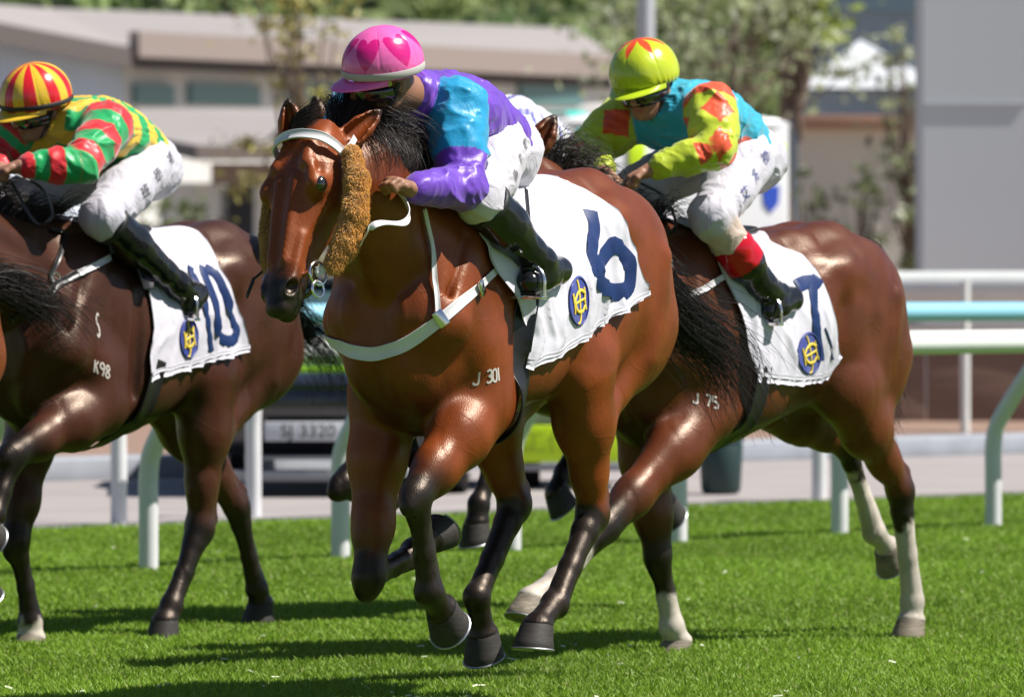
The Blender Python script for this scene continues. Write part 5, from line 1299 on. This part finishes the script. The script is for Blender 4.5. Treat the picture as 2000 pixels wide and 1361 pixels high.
M_blade = mat('grass_blade', rough=.55, spec=.35, vcol=True, extra=blade_extra)
blades('grass', 0, 0, 18.2, 40, 700000, .023, (.20, .33, .025), w=.0032)
# pale clippings standing in for dew glints and seeds on the turf
n = 80; t = RNG.uniform(0, 1, n); y = 18.4 * (30 / 18.4) ** (t ** 1.6); x = RNG.uniform(-1, 1, n) * .0868 * y * 1.3; V = []
k = ((np.stack([x, y], 1) - E0) @ nrm) > .2; x, y = x[k], y[k]
P_ = np.stack([x, y, RNG.uniform(.014, .024, len(x))], 1); ang = RNG.normal(size=len(x)) * .5; L_ = RNG.uniform(.006, .016, len(x)); W_ = RNG.uniform(.0012, .003, len(x))
d1 = np.stack([np.cos(ang) * L_, np.sin(ang) * L_, RNG.normal(size=len(x)) * .002], 1); d2 = np.stack([-np.sin(ang) * W_, np.cos(ang) * W_, W_ * .9], 1)
V = np.stack([P_ - d1 - d2, P_ + d1 - d2, P_ + d1 + d2, P_ - d1 + d2], 1).reshape(-1, 3)
tag(mesh_obj('glint_flecks', V, np.arange(len(V)).reshape(-1, 4), mat('pale_fleck', (.62, .66, .45), rough=.5), None, smooth=False), 'pale clippings scattered over the green turf', 'clippings', kind='stuff')

# ---- running rails
M_rail = mat('white_plastic_rail', (.74, .76, .74), rough=.35, coat=.2, var=.04, vscale=3)
M_post = mat('pale_green_post', (.66, .65, .67), rough=.4, coat=.2, var=.05, vscale=4)
M_blue = mat('light_blue_rail', (.26, .55, .70), rough=.35, coat=.2)
def wpt(px, py, d): p = P(px, py, d); return p
posts1 = [(-40, 1135), (290, 1115), (665, 1092), (1000, 1076), (1325, 1060), (1640, 1045), (1940, 1030), (2240, 1018)]
B1 = np.array([(gx(px, depth_of(py)), depth_of(py)) for px, py in posts1]); rd = unit(B1[-1] - B1[0]); rn = vec(rd[1], -rd[0])    # towards the track
def bent_post(mm, b, side, hgt=.99, over=.36, rad=.045, m=0):
    p = [vec(*b, -.05), vec(*b, .30), vec(*b, hgt - .55), vec(*(b + side * over * .10), hgt - .42), vec(*(b + side * over * .55), hgt - .20), vec(*(b + side * over * .95), hgt - .03)]
    mm.tube(curve_pts(p, 24), rad, n=14, m=m)
fo = empty('running_rail', (0, 0, 0), 0, 'white running rail on pale bent posts along the near edge of the turf', 'rail')
ra = B1[0] - rd * 3 + rn * .30; rb = B1[-1] + rd * 9 + rn * .30
mm = MB(); mm.tube([vec(*lerp(ra, rb, t), 1.01) for t in np.linspace(0, 1, 24)], .062, n=18); mm.build('rail', M_rail, fo)
for b in B1: mm = MB(); bent_post(mm, b, rn); mm.tube([vec(*(b + rn * .30 - rd * .09), 1.01), vec(*(b + rn * .30 + rd * .09), 1.01)], .070, n=16); mm.build('post', M_post, fo)
f2 = empty('outer_rail', (0, 0, 0), 0, 'light blue outer rail on bent posts beside the road', 'rail')
posts2 = [(-50, 1036), (232, 1020), (495, 1006), (1600, 976), (2120, 960)]; B2 = np.array([(gx(px, depth_of(py)), depth_of(py)) for px, py in posts2]); r2 = unit(B2[-1] - B2[0]); n2_ = vec(r2[1], -r2[0])
mm = MB(); zb = lambda p: 1.15; ra, rb = B2[0] - r2 * 3 + n2_ * .3, B2[-1] + r2 * 12 + n2_ * .3
mm.tube([vec(*lerp(ra, rb, t), 1.145 + .0 * t) for t in np.linspace(0, 1, 24)], .060, n=18); mm.build('rail', M_blue, f2)
for b in B2: mm = MB(); bent_post(mm, b, n2_, hgt=1.12, over=.34, rad=.045); mm.build('post', M_post, f2)
# far white rail with posts, beyond the road
f3 = empty('far_rail', (0, 0, 0), 0, 'thick white double rail on thin posts beyond the road at the right', 'rail')
d3 = 52.0
mm = MB(); mm.tube([(gx(1350, d3 + 2), d3 + 2, hz(566, d3)), (gx(2300, d3), d3, hz(566, d3))], .165, n=18); mm.build('rail', M_rail, f3)
mm = MB(); mm.tube([(gx(1350, d3 + 2), d3 + 2, hz(640, d3)), (gx(2300, d3), d3, hz(640, d3))], .03, n=12); mm.build('lower_rail', M_rail, f3)
for px in (1560, 1725, 1890, 2055, 2220):
    mm = MB(); mm.tube([(gx(px, d3), d3 + .3, -.05), (gx(px, d3), d3 + .3, hz(549, d3))], .042, n=12); mm.build('post', M_rail, f3)
hb = empty('hoarding', (0, 0, 0), 0, 'low brown board fence behind the road running across the course', 'fence')
d4 = 57.0
M_board = mat('brown_board', (.21, .135, .105), rough=.85, var=.12, vscale=1.5, stretch=(1, 1, 12))
for k in range(-9, 10):
    mm = MB(); mm.box((k * 1.6, d4, .36), (.795, .03, .42), bev=.01); mm.build('board', M_board, hb)
mm = MB(); mm.box((0, d4, .86), (15.2, .10, .055), bev=.01); mm.build('cap_rail', mat('beige_cap', (.42, .36, .31), rough=.8), hb)
# low dark fence between the blue and the white rail
db = empty('dark_fence', (0, 0, 0), 0, 'dark picket fence far behind the light blue rail', 'fence')
for k in range(60):
    mm = MB(); mm.box((-9 + k * .33, 64, .80), (.10, .02, .28), bev=.008); mm.build('picket', mat('dark_green_paint', (.02, .045, .05), rough=.6), db)
mm = MB(); mm.box((.8, 64.05, .98), (10, .03, .03)); mm.build('cross_bar', mat('dark_green_paint'), db)

# ---- dark car with a number plate
def text_mesh(name, txt, size, m, parent, loc, face_rot=(R(90), 0, 0), ext=.004):
    cu = bpy.data.curves.new(name, 'FONT'); cu.body = txt; cu.size = size; cu.align_x = 'CENTER'; cu.align_y = 'CENTER'; cu.extrude = ext
    ob = bpy.data.objects.new(name, cu); COL.objects.link(ob); ob.rotation_euler = face_rot; ob.location = loc; cu.materials.append(m); bpy.context.view_layer.update(); me = bpy.data.meshes.new_from_object(ob); bpy.data.objects.remove(ob); ob = bpy.data.objects.new(name, me); COL.objects.link(ob); ob.rotation_euler = face_rot; ob.location = loc; ob.parent = parent; return ob
dc = 36.6; cx = gx(640, dc)
car = empty('parked_car', (cx, dc, 0), 0, 'black car with a pale number plate standing on the road behind the rail', 'car')
M_black = mat('black_car_paint', (.012, .013, .016), rough=.2, coat=1); M_glass = mat('dark_car_glass', (.05, .09, .10), rough=.06, spec=.8, coat=.5)
S = Sdf()
prof = [(0, .62, .05, .10, .74), (.06, .58, .13, .22, .84), (.35, .58, .20, .30, .87), (1.1, .60, .28, .32, .88), (1.5, .62, .30, .34, .88), (3.6, .62, .30, .34, .88), (4.2, .62, .26, .30, .84), (4.35, .62, .1, .2, .78)]
S.loft((0, 0, 0), (vec(0, 1, 0), vec(1, 0, 0), vec(0, 0, 1)), prof, .03, ex=5)
for sd in (1, -1):
    for yy in (.85, 3.45): S.cone((sd * .95, yy, .32), (sd * .60, yy, .32), .36, .36, .02, op='-')
V, Q = S.mesh(.035); mesh_obj('body', V, Q, M_black, car)
mm = MB()
cab = [(1.15, .86, .74), (1.75, 1.30, .60), (2.9, 1.34, .60), (3.7, .90, .72)]
for i in range(3):
    (y0, z0, w0), (y1, z1, w1) = cab[i], cab[i + 1]
    mm.add([(-w0, y0, z0), (w0, y0, z0), (w1, y1, z1), (-w1, y1, z1)], [(0, 1, 2, 3)])
mm.add([(-.74, 1.15, .86), (-.60, 1.75, 1.30), (-.60, 2.9, 1.34), (-.72, 3.7, .90)], [(0, 1, 2, 3)]); mm.add([(.74, 1.15, .86), (.60, 1.75, 1.30), (.60, 2.9, 1.34), (.72, 3.7, .90)], [(3, 2, 1, 0)])
mm.build('windscreen', M_glass, car, smooth=False)
mm = MB(); mm.box((0, 2.32, 1.335), (.58, .62, .022), bev=.015); mm.build('roof', M_black, car)
for sd in (1, -1):
    for yy in (.85, 3.45):
        mm = MB(); mm.tube([(sd * .86, yy, .31), (sd * .66, yy, .31)], .31, n=28); w_ = mm.build('wheel', M_rubber, car)
        mm = MB(); mm.tube([(sd * .875, yy, .31), (sd * .80, yy, .31)], .20, n=20); mm.build('rim', M_metal, w_)
for sd in (1, -1): mm = MB(); mm.box((sd * .66, .10, .62), (.15, .05, .06), bev=.02); mm.build('headlight', mat('clear_lamp', (.7, .72, .75), rough=.1, metal=.6), car)
mm = MB(); mm.box((0, -.02, .79), (.55, .05, .022), bev=.01); mm.build('bonnet_strip', mat('lime_green_strip', (.28, .60, .02), rough=.5), car)
mm = MB(); mm.box((-.12, -.055, .36 + .045), (.27, .012, .06), bev=.008); pl_ = mm.build('number_plate', mat('plate_white', (.55, .56, .60), rough=.5), car)
text_mesh('characters', 'SJ 3320', .115, M_black, pl_, (-.12, -.070, .403), ext=.002)
mm = MB(); mm.box((0, .02, .13), (.72, .07, .035), bev=.02); mm.box((0, -.0, .24), (.5, .05, .012), bev=.005); mm.build('bumper', mat('grey_trim', (.22, .23, .25), rough=.5), car)

# ---- white ambulance
da = 56.0; ax_ = gx(1318, da)
am = empty('ambulance', (ax_, da, 0), R(22), 'white box ambulance with teal roof band and lime markings behind the riders', 'ambulance')
M_van = mat('white_van_paint', (.72, .74, .76), rough=.3, coat=.5); M_teal = mat('teal_paint', (.05, .55, .46), rough=.4); M_lime = mat('lime_reflective', (.55, .80, .01), rough=.45); M_blueL = mat('blue_emblem', (.03, .09, .55), rough=.4)
H_ = hz(218, da); hw = 1.20
mm = MB(); mm.box((0, 2.6, (H_ - .12 + .55) / 2), (hw, 2.6, (H_ - .12 - .55) / 2), bev=.04); mm.build('box_body', M_van, am)
mm = MB(); mm.tube([(0, -.03, H_ - .12), (0, .02, H_ - .12), (0, 5.2, H_ - .12)], [.10, .125, .125], n=24, flat=(vec(0, 0, 1), 1.0, (hw + .02) / .125)); mm.build('roof', M_van, am)
for x0, x1 in ((.72, 1.02), (-1.02, -.72)):
    mm = MB(); mm.tube([(lerp(x0, x1, .5) , -.03, H_ - .30), (lerp(x0, x1, .5) - .06, .02, H_ - .07), (lerp(x0, x1, .5) - .08, .2, H_ - .005), (lerp(x0, x1, .5) - .08, 1.5, H_ + .002)], .11, n=10, flat=(vec(1, 0, 0), 1, .12)); mm.build('roof_band', M_teal, am)
mm = MB(); mm.box((.795, -.012, hz(302, da)), (.075, .012, .085), bev=.008); mm.box((.30, -.012, hz(302, da)), (.075, .012, .085), bev=.008); 
for xx in (1.06, .30, -.40): MB().box((xx, -.014, hz(302, da)), (.085, .012, .115), bev=.008).build('reflector', M_lime, am)
mm = MB(); c0 = vec(1.0, -.012, hz(388, da)); mm.prism([c0 + vec(x, 0, z) for x, z in ((-.09, .13), (.09, .13), (.08, -.04), (.0, -.13), (-.075, -.05))], (0, .012, 0)); mm.build('emblem', M_blueL, am, smooth=False)
mm = MB(); mm.prism([vec(.98, -.012, hz(450, da)) + vec(x, 0, z) for x, z in ((-.03, .03), (.03, .03), (.03, -.03), (-.03, -.03))], (0, .012, 0)); mm.build('emblem', M_blueL, am, smooth=False)
mm = MB(); mm.box((0, -.03, 1.15), (.80, .02, .34), bev=.02); mm.build('windscreen', M_glass, am)
mm = MB(); mm.box((0, -.06, .62), (.90, .06, .09), bev=.02); mm.build('grille', mat('grey_van_trim', (.25, .26, .28), rough=.5), am)
mm = MB(); mm.box((0, -.09, .38), (1.0, .06, .10), bev=.02); mm.build('bumper', mat('grey_trim'), am)
for sd in (1, -1):
    for yy in (.9, 4.2): MB().tube([(sd * .93, yy, .36), (sd * .70, yy, .36)], .36, n=28).build('wheel', M_rubber, am)
for sd in (1, -1): MB().box((sd * .80, -.11, .62), (.12, .05, .06), bev=.02).build('headlight', mat('clear_lamp'), am)
# small utility cart with a lime board
uc = empty('utility_cart', (gx(1146, 38.0), 38.0, 0), 0, 'small grey cart with a lime board and teal stripe seen under the lead horse belly', 'cart')
MB().box((0, .9, .72), (.46, .9, .36), bev=.06).build('body', mat('grey_van_trim', (.25, .26, .28), rough=.5), uc)
MB().box((0, -.02, hz(757, 38)), (.455, .03, .045), bev=.01).build('stripe', M_teal, uc)
bm_ = MB().box((0, -.06, hz(866, 38)), (.47, .03, .118), bev=.01).build('board', M_lime, uc)
text_mesh('characters', '工作車', .16, mat('olive_lettering', (.30, .42, .01)), bm_, (-.18, -.096, hz(866, 38)), ext=.002)
MB().box((0, -.05, hz(912, 38)), (.45, .04, .022), bev=.01).build('sill', mat('grey_trim'), uc)
MB().box((-.02, -.05, hz(808, 38)), (.06, .03, .035), bev=.02).build('lamp', mat('orange_lamp', (.7, .14, .03), rough=.3), uc)
for sd in (1, -1):
    for yy in (.35, 1.45): MB().tube([(sd * .44, yy, .19), (sd * .30, yy, .19)], .19, n=24).build('wheel', M_rubber, uc)
MB().box((0, 1.0, 1.10), (.42, .5, .03), bev=.02).build('top', mat('grey_van_trim'), uc)
# litter bin by the road
bi = empty('litter_bin', (gx(1408, 37.2), 37.2, 0), 0, 'dark green bin standing on the road under the belly of the dark bay horse', 'bin')
MB().tube([(0, 0, 0), (0, 0, .02), (0, 0, .30), (0, 0, .32)], [.11, .125, .14, .13], n=24).build('body', mat('dark_green_plastic', (.012, .035, .035), rough=.5), bi)
MB().tube([(0, 0, .321), (0, 0, .345), (0, 0, .36)], [.145, .14, .10], n=24).build('lid', mat('dark_green_plastic'), bi)

# ---- far side: long building, lower canopy, walls, tent, pillar, lamp, trees
def wall_mat(n, c, **k): return mat(n, c, rough=.85, var=.06, vscale=.5, bump=.2, bscale=12, bdist=.01, **k)
M_wl = wall_mat('pale_render', (.68, .67, .65)); M_wb = wall_mat('shade_tinted_render', (.56, .62, .72)); M_roof = mat('grey_brown_roof', (.29, .265, .26), rough=.8, var=.07, vscale=1.5, stretch=(1, 8, 1)); M_fas = mat('brown_fascia', (.09, .075, .07), rough=.8); M_win = mat('teal_window_glass', (.10, .20, .20), rough=.15, spec=.8)
db_ = 130.0
def X(px, d=db_): return gx(px, d)
def Z(py, d=db_): return hz(py, d)
bd = empty('clubhouse', (0, 0, 0), 0, 'long low clubhouse with a grey roof behind the riders at the left', 'building')
# front wall: right part faces the camera; left part turns away
cor = vec(X(240), db_); lft = vec(X(-260, db_ - 12), db_ - 12 + 0)
lft = vec(X(-320, 118), 118.0)
m1 = MB(); m1.add([(*cor, 0), (gx(1235, 143), 143, 0), (gx(1235, 143), 143, Z(118)), (*cor, Z(118))], [(0, 1, 2, 3)]); m1.add([(gx(1235, 143), 143, 0), (gx(1190, 153), 153, 0), (gx(1190, 153), 153, Z(118)), (gx(1235, 143), 143, Z(118))], [(0, 1, 2, 3)]); m1.build('front_wall', M_wl, bd, smooth=False)
m1 = MB(); m1.add([(*lft, 0), (*cor, 0), (*cor, Z(118)), (*lft, Z(20, 118))], [(0, 1, 2, 3)]); m1.build('side_wall', M_wb, bd, smooth=False)  # bluish colour paints the shade on the wall that turns away
# roof slab: eaves and slope
ez = Z(118); oy = 1.2
e0 = vec(X(262, db_ - oy), db_ - oy, ez); e1 = vec(gx(1250, 143), 143, Z(118)); eL = vec(X(-300, 116.5), 116.5, Z(10, 116.5)); 
r0 = vec(gx(90, 142), 142, hz(34, 142)); r1 = vec(gx(1120, 153), 153, hz(72, 153)); rL = vec(gx(-300, 142), 142, hz(26, 142))
m1 = MB(); th = vec(0, 0, .22)
m1.add([e0 + th, e1 + th, r1 + th, r0 + th], [(0, 1, 2, 3)]); m1.add([eL + th, e0 + th, r0 + th, rL + th], [(0, 1, 2, 3)]); m1.build('roof', M_roof, bd, smooth=False)
m1 = MB(); m1.add([e0 - th * .9, e1 - th * .9, e1 + th, e0 + th], [(0, 1, 2, 3)]); m1.add([eL - th * .9, e0 - th * .9, e0 + th, eL + th], [(0, 1, 2, 3)]); m1.add([e0 - th * .9, e1 - th * .9, e1 - th * .9 + vec(0, 1.0, 0), e0 - th * .9 + vec(0, 1.0, 0)], [(3, 2, 1, 0)]); m1.build('fascia', M_fas, bd, smooth=False)
m1 = MB(); ln_ = [e0 + vec(0, -.05, .30), e1 + vec(0, -.05, .30)]; m1.box((lerp(ln_[0], ln_[1], .5)), (np.linalg.norm(ln_[1] - ln_[0]) / 2, .15, .28), ax=(unit(ln_[1] - ln_[0]), unit(np.cross(vec(0, 0, 1), unit(ln_[1] - ln_[0]))), vec(0, 0, 1))); m1.build('gutter', mat('pinkish_grey_trim', (.27, .22, .20), rough=.8), bd, smooth=False)
wd = unit(vec(gx(1235, 143), 143) - cor[:2]); wn_ = vec(wd[1], -wd[0])
def onwall(px): # distance along the front wall for a picture column
    k = (px - 1000) / F; return (k * cor[1] - cor[0]) / (wd[0] - k * wd[1])
for a0, a1 in ((258, 332), (365, 500), (560, 700), (1010, 1130)):
    s0_, s1_ = onwall(a0), onwall(a1); c2 = cor[:2] + wd * (s0_ + s1_) / 2 + wn_ * .05; dd = c2[1]
    MB().box((c2[0], c2[1], (hz(167, dd) + hz(206, dd)) / 2), ((s1_ - s0_) / 2, .10, (hz(167, dd) - hz(206, dd)) / 2), rz=math.atan2(wd[1], wd[0])).build('window', M_win, bd, smooth=False)
# lower canopy in front of it
cn = empty('entrance_canopy', (0, 0, 0), 0, 'lower grey roofed canopy with brown wall and pale columns before the clubhouse', 'building')
dq = 118.0; Xq = lambda px: gx(px, dq); Zq = lambda py: hz(py, dq)
m1 = MB(); m1.add([(Xq(395), dq - 2, Zq(290)), (Xq(1180), dq - 1, Zq(290)), (Xq(1180), dq + 6, hz(212, dq + 6)), (gx(268, dq + 6), dq + 6, hz(212, dq + 6)), (gx(262, dq + 3), dq + 3, hz(262, dq + 3))], [(0, 1, 2, 3, 4)]); m1.build('roof', M_roof, cn, smooth=False)
m1 = MB(); m1.add([(Xq(395), dq - 2, Zq(318)), (Xq(1180), dq - 1, Zq(318)), (Xq(1180), dq - 1, Zq(289)), (Xq(395), dq - 2, Zq(289))], [(0, 1, 2, 3)]); m1.build('fascia', mat('pinkish_grey_trim'), cn, smooth=False)
m1 = MB(); m1.add([(gx(262, dq + 3), dq + 3, hz(285, dq + 3)), (Xq(395), dq - 2, Zq(318)), (Xq(395), dq - 2, Zq(289)), (gx(262, dq + 3), dq + 3, hz(262, dq + 3))], [(0, 1, 2, 3)]); m1.build('fascia', M_fas, cn, smooth=False)
m1 = MB(); m1.box((Xq(760), dq + 1.5, (Zq(318) + Zq(358)) / 2), (abs(Xq(440) - Xq(1080)) / 2 + .3, 1.2, (Zq(318) - Zq(358)) / 2)); m1.build('wall', wall_mat('brown_wall', (.27, .20, .17)), cn, smooth=False)
m1 = MB(); m1.box((Xq(740), dq + 4.0, Zq(358) / 2), (4.6, .2, Zq(358) / 2)); m1.build('back_wall', wall_mat('grey_render', (.40, .41, .42)), cn, smooth=False)
for px in (345, 400, 520, 640, 980, 1090): MB().box((Xq(px), dq + 1.0, Zq(356) / 2), (.28, .28, Zq(356) / 2), bev=.02).build('column', M_wl, cn)
for px in (455, 580, 1030): MB().box((Xq(px), dq + 3.7, Zq(420)), (.3, .06, .9)).build('door', mat('dark_doorway', (.06, .06, .07), rough=.6), cn, smooth=False)
# right: beige wall with brown coping
rw = empty('garden_wall', (0, 0, 0), 0, 'beige wall with a brown coping left of the grey pillar', 'wall')
dw = 105.0
MB().box((gx(1700, dw), dw, hz(252, dw) / 2 - .1), (abs(gx(1560, dw) - gx(1840, dw)) / 2, .3, hz(252, dw) / 2 + .1)).build('wall', wall_mat('beige_render', (.60, .55, .48)), rw, smooth=False)
MB().box((gx(1700, dw), dw - .12, hz(241, dw)), (abs(gx(1545, dw) - gx(1842, dw)) / 2, .5, .12), bev=.03).build('coping', mat('terracotta_coping', (.36, .20, .13), rough=.8), rw)
MB().box((gx(1790, dw), dw - .32, hz(350, dw)), (.07, .05, .22)).build('window', mat('dark_doorway'), rw, smooth=False)
# pale tent
tn = empty('tent', (0, 0, 0), 0, 'pale peaked tent roof beyond the beige wall', 'tent')
dt = 150.0; A_ = [vec(gx(1565, dt), dt, hz(172, dt)), vec(gx(1850, dt), dt, hz(172, dt)), vec(gx(1850, dt), dt + 9, hz(172, dt)), vec(gx(1565, dt), dt + 9, hz(172, dt))]; pk_ = vec(gx(1698, dt), dt + 4, hz(78, dt + 4))
m1 = MB(); m1.add(A_ + [pk_], [(0, 1, 4), (1, 2, 4), (2, 3, 4), (3, 0, 4)]); m1.build('canopy', mat('pale_canvas', (.55, .57, .60), rough=.7), tn, smooth=False)
m1 = MB(); m1.box((gx(1705, dt), dt + 4.5, hz(172, dt) / 2), (1.75, 4.0, hz(172, dt) / 2 - .05)); m1.build('wall', wall_mat('slate_blue_wall', (.20, .25, .31)), tn, smooth=False)
# grey pillar
gp = empty('concrete_pillar', (0, 0, 0), 0, 'tall grey concrete pillar filling the right edge', 'pillar')
dp = 62.0; M_con = mat('grey_concrete', (.56, .59, .62), rough=.95, spec=.1)
z0p = hz(527, dp)
MB().box((gx(1905, dp) + 0, dp + .6, 4.5), (gx(1905, dp) - gx(1803, dp), .6, 4.5)).build('shaft', M_con, gp, smooth=False)
MB().box((gx(1905, dp) + 1.25, dp + .75, 4.5), (.66, .6, 4.5)).build('shaft', mat('grey_concrete_panel', (.60, .63, .66), rough=.95, spec=.1), gp, smooth=False)
for zz in (hz(205, dp), hz(205, dp) + 2.2): MB().box((gx(1905, dp), dp + .05, zz), (gx(1905, dp) - gx(1803, dp) - .02, .07, .012)).build('joint', mat('faint_joint', (.38, .40, .42)), gp, smooth=False)
fb = empty('haze_block', (0, 0, 0), 0, 'tall blue grey building far behind the tent at the right', 'building')  # block added to stand in for the blue-grey haze of the distance
MB().box((gx(1735, 190), 195, 9), (gx(1735, 190) - gx(1618, 190), 4, 10)).build('wall', wall_mat('haze_blue_grey', (.24, .30, .36)), fb, smooth=False)
for k in range(5): MB().box((gx(1735, 190), 190.9, 4.5 + k * 3.2), (gx(1735, 190) - gx(1626, 190), .12, .7)).build('window', mat('haze_block_band', (.13, .19, .24), rough=.2), fb, smooth=False)  # window-like bands on the added haze block
# slender poles
lp = empty('lamp_post', (gx(1261, 75), 75, 0), 0, 'pale grey pole rising above the roof between the two nearer riders', 'pole')
MB().tube([(0, 0, 0), (0, 0, .4), (0, 0, 9)], [.16, .125, .10], n=16).build('shaft', mat('galvanised_steel', (.52, .54, .58), rough=.45, metal=.3), lp); MB().tube([(0, 0, 9), (.4, 0, 9.3), (1.2, 0, 9.4)], .05).build('arm', mat('galvanised_steel'), lp); MB().box((1.4, 0, 9.38), (.35, .12, .05), bev=.03).build('lamp_head', mat('galvanised_steel'), lp)
# ---- trees
M_leaf = mat('tree_leaf', rough=.5, spec=.4, vcol=True, extra=blade_extra); M_bark = mat('bark', (.14, .10, .075), rough=.9, bump=.6, bscale=30)
def tree(name, label, cat, x, y, h, r, n, colr, leaf=.09, base=.35, open_=.5, group=None, seed=0, pale=0):
    rt = empty(name, (x, y, 0), 0, label, cat, group); rg = np.random.default_rng(seed + 5)
    mm = MB(); top = vec(rg.normal() * .1 * r, 0, h * .8); mm.tube(curve_pts([(0, 0, -.1), vec(.03 * h * rg.normal(), 0, h * .4), top], 10), np.linspace(.018 * h + .03, .008 * h, 10), n=10)
    cl = []
    nc = int(26 + 18 * (1 - open_))
    for i in range(nc):
        a = rg.uniform(0, 6.28); zz = rg.uniform(base, 1.0); rr = r * math.sqrt(rg.uniform(.05, 1)) * math.sin(min(1, (1.05 - zz) * 2.2 + .25) * 1.57); c = vec(math.cos(a) * rr, math.sin(a) * rr, zz * h); cl.append((c, r * rg.uniform(.25, .60)))
        s0 = lerp(vec(0, 0, h * base * .7), top, rg.uniform(0, .9)); mm.tube(curve_pts([s0, lerp(s0, c, .5) + vec(0, 0, -.04 * h), c], 6), np.linspace(.006 * h, .002 * h, 6), n=6)
    mm.build('trunk', M_bark, rt)
    ci = rg.integers(0, nc, n); C = np.array([c for c, _ in cl])[ci]; Rr = np.array([q for _, q in cl])[ci]
    u = rg.normal(size=(n, 3)); u /= np.linalg.norm(u, axis=1)[:, None]; p = C + u * (Rr * np.abs(rg.normal(size=n)) * .75)[:, None] * vec(1.25, 1.25, .6)
    t1 = rg.normal(size=(n, 3)); t1 /= np.linalg.norm(t1, axis=1)[:, None]; t2 = np.cross(t1, rg.normal(size=(n, 3))); t2 /= np.linalg.norm(t2, axis=1)[:, None]; s = leaf * rg.uniform(.6, 1.4, n)[:, None]
    V = np.stack([p - t1 * s, p - t2 * s * .45, p + t1 * s, p + t2 * s * .45], 1).reshape(-1, 3)
    br = rg.uniform(.6, 1.4, n) * (1 + .35 * rg.normal(size=nc)[ci]); c = np.clip(np.array(colr)[None] * br[:, None], 0.004, 1); k = rg.uniform(0, 1, n) < pale; c[k] = (.42, .45, .33)  # a share of the leaves coloured pale as glints of light
    mesh_obj('crown', V, np.arange(4 * n).reshape(-1, 4), M_leaf, rt, smooth=False, col=np.repeat(c, 4, axis=0)); return rt
tree('young_tree', 'thin yellowish young tree in front of the clubhouse between two riders', 'tree', gx(570, 80), 80, hz(-20, 80), .9, 1500, (.34, .31, .09), leaf=.06, base=.25, open_=1, seed=1)
tree('leafy_tree', 'broad tree with painted pale leaf glints above the jockey with the lime cap', 'tree', gx(1430, 88), 88, hz(-120, 88), 2.0, 1700, (.32, .36, .20), leaf=.10, base=.62, open_=.95, seed=2, pale=.30)
tree('leafy_tree', 'green tree left of the blue grey gap beside the tent', 'tree', gx(1565, 96), 96, hz(-190, 96), .8, 1800, (.27, .33, .08), leaf=.11, base=.68, open_=.3, seed=3)
tree('leafy_tree', 'small pale leafed tree hugging the left side of the grey pillar', 'tree', gx(1770, 98), 98, hz(40, 98), .6, 420, (.28, .31, .18), leaf=.10, base=.4, open_=.9, seed=4, pale=.15)
for i, (px, py, rr, sd) in enumerate([(1575, 330, .45, 5), (1680, 330, .45, 6), (1600, 420, .4, 7), (1790, 330, .35, 9)]):
    tree('shrub', ['bushy shrub against the beige wall beside the ambulance', 'loose shrub in the middle of the beige wall', 'low dark shrub close to the ambulance corner', 'shrub at the foot of the grey pillar'][i], 'shrub', gx(px, 98), 98, hz(py, 98), rr, 300, (.24, .28, .13), leaf=.09, base=.15, open_=.7, seed=sd, pale=.1, group='shrubs by the beige wall')
tree('low_tree', 'low tree with thin branches left of the clubhouse entrance', 'tree', gx(345, 100), 100, hz(400, 100), .8, 1200, (.2, .24, .09), leaf=.08, base=.2, open_=.8, seed=11)
# wooded hill
def hill_h(x): return 0
nx_, ny_ = 90, 26; Vh = []; 
for j in range(ny_):
    for i in range(nx_):
        x = lerp(-260, 300, i / (nx_ - 1)); yy = lerp(210, 520, j / (ny_ - 1)); t = j / (ny_ - 1)
        Vh.append((x, yy, -1 + 62 * math.sin(min(1, t * 1.25) * 1.57) ** 1.1 + 5 * float(fnoise(np.array([[x, yy, 0]]), .012, 3, 3)[0]) * t * 2 + (-.08 * x * t)))
idx = np.arange(nx_ * ny_).reshape(ny_, nx_); Qh = np.stack([idx[:-1, :-1], idx[:-1, 1:], idx[1:, 1:], idx[1:, :-1]], -1).reshape(-1, 4)
tag(mesh_obj('hill', np.array(Vh), Qh, mat('hill_ground', (.06, .085, .035), rough=.95, var=.3, vscale=.05)), kind='structure')
n = 60000; rg = np.random.default_rng(3); x = rg.uniform(-60, 70, n); t = rg.uniform(0, .45, n) ** 1.0
yy = 210 + 310 * t; zz = -1 + 62 * np.sin(np.minimum(1, t * 1.25) * 1.57) ** 1.1 - .08 * x * t
blob = fnoise(np.stack([x, yy * .6, 0 * x], 1), .16, 5, 2); zz = zz + 3.2 + 4.5 * blob + rg.uniform(-1.5, 1.0, n); p = np.stack([x, yy, zz], 1)
t1 = rg.normal(size=(n, 3)); t1 /= np.linalg.norm(t1, axis=1)[:, None]; t2 = np.cross(t1, rg.normal(size=(n, 3))); t2 /= np.linalg.norm(t2, axis=1)[:, None]; s = rg.uniform(.35, .9, n)[:, None]
V = np.stack([p - t1 * s, p - t2 * s * .7, p + t1 * s, p + t2 * s * .7], 1).reshape(-1, 3); br = np.clip(1 + .9 * fnoise(p, .10, 9, 2) + rg.uniform(-.3, .3, n), .2, 2.2)[:, None]
c = np.array([[.20, .26, .11]]) * br; c[:, 0] *= (1 + .25 * fnoise(p, .05, 2, 1))
tag(mesh_obj('far_wood', V, np.arange(4 * n).reshape(-1, 4), M_leaf, None, smooth=False, col=np.repeat(c, 4, axis=0)), 'blurred green wood on the hillside above the clubhouse roof', 'wood', kind='stuff')
print('bg', time.time() - T0)
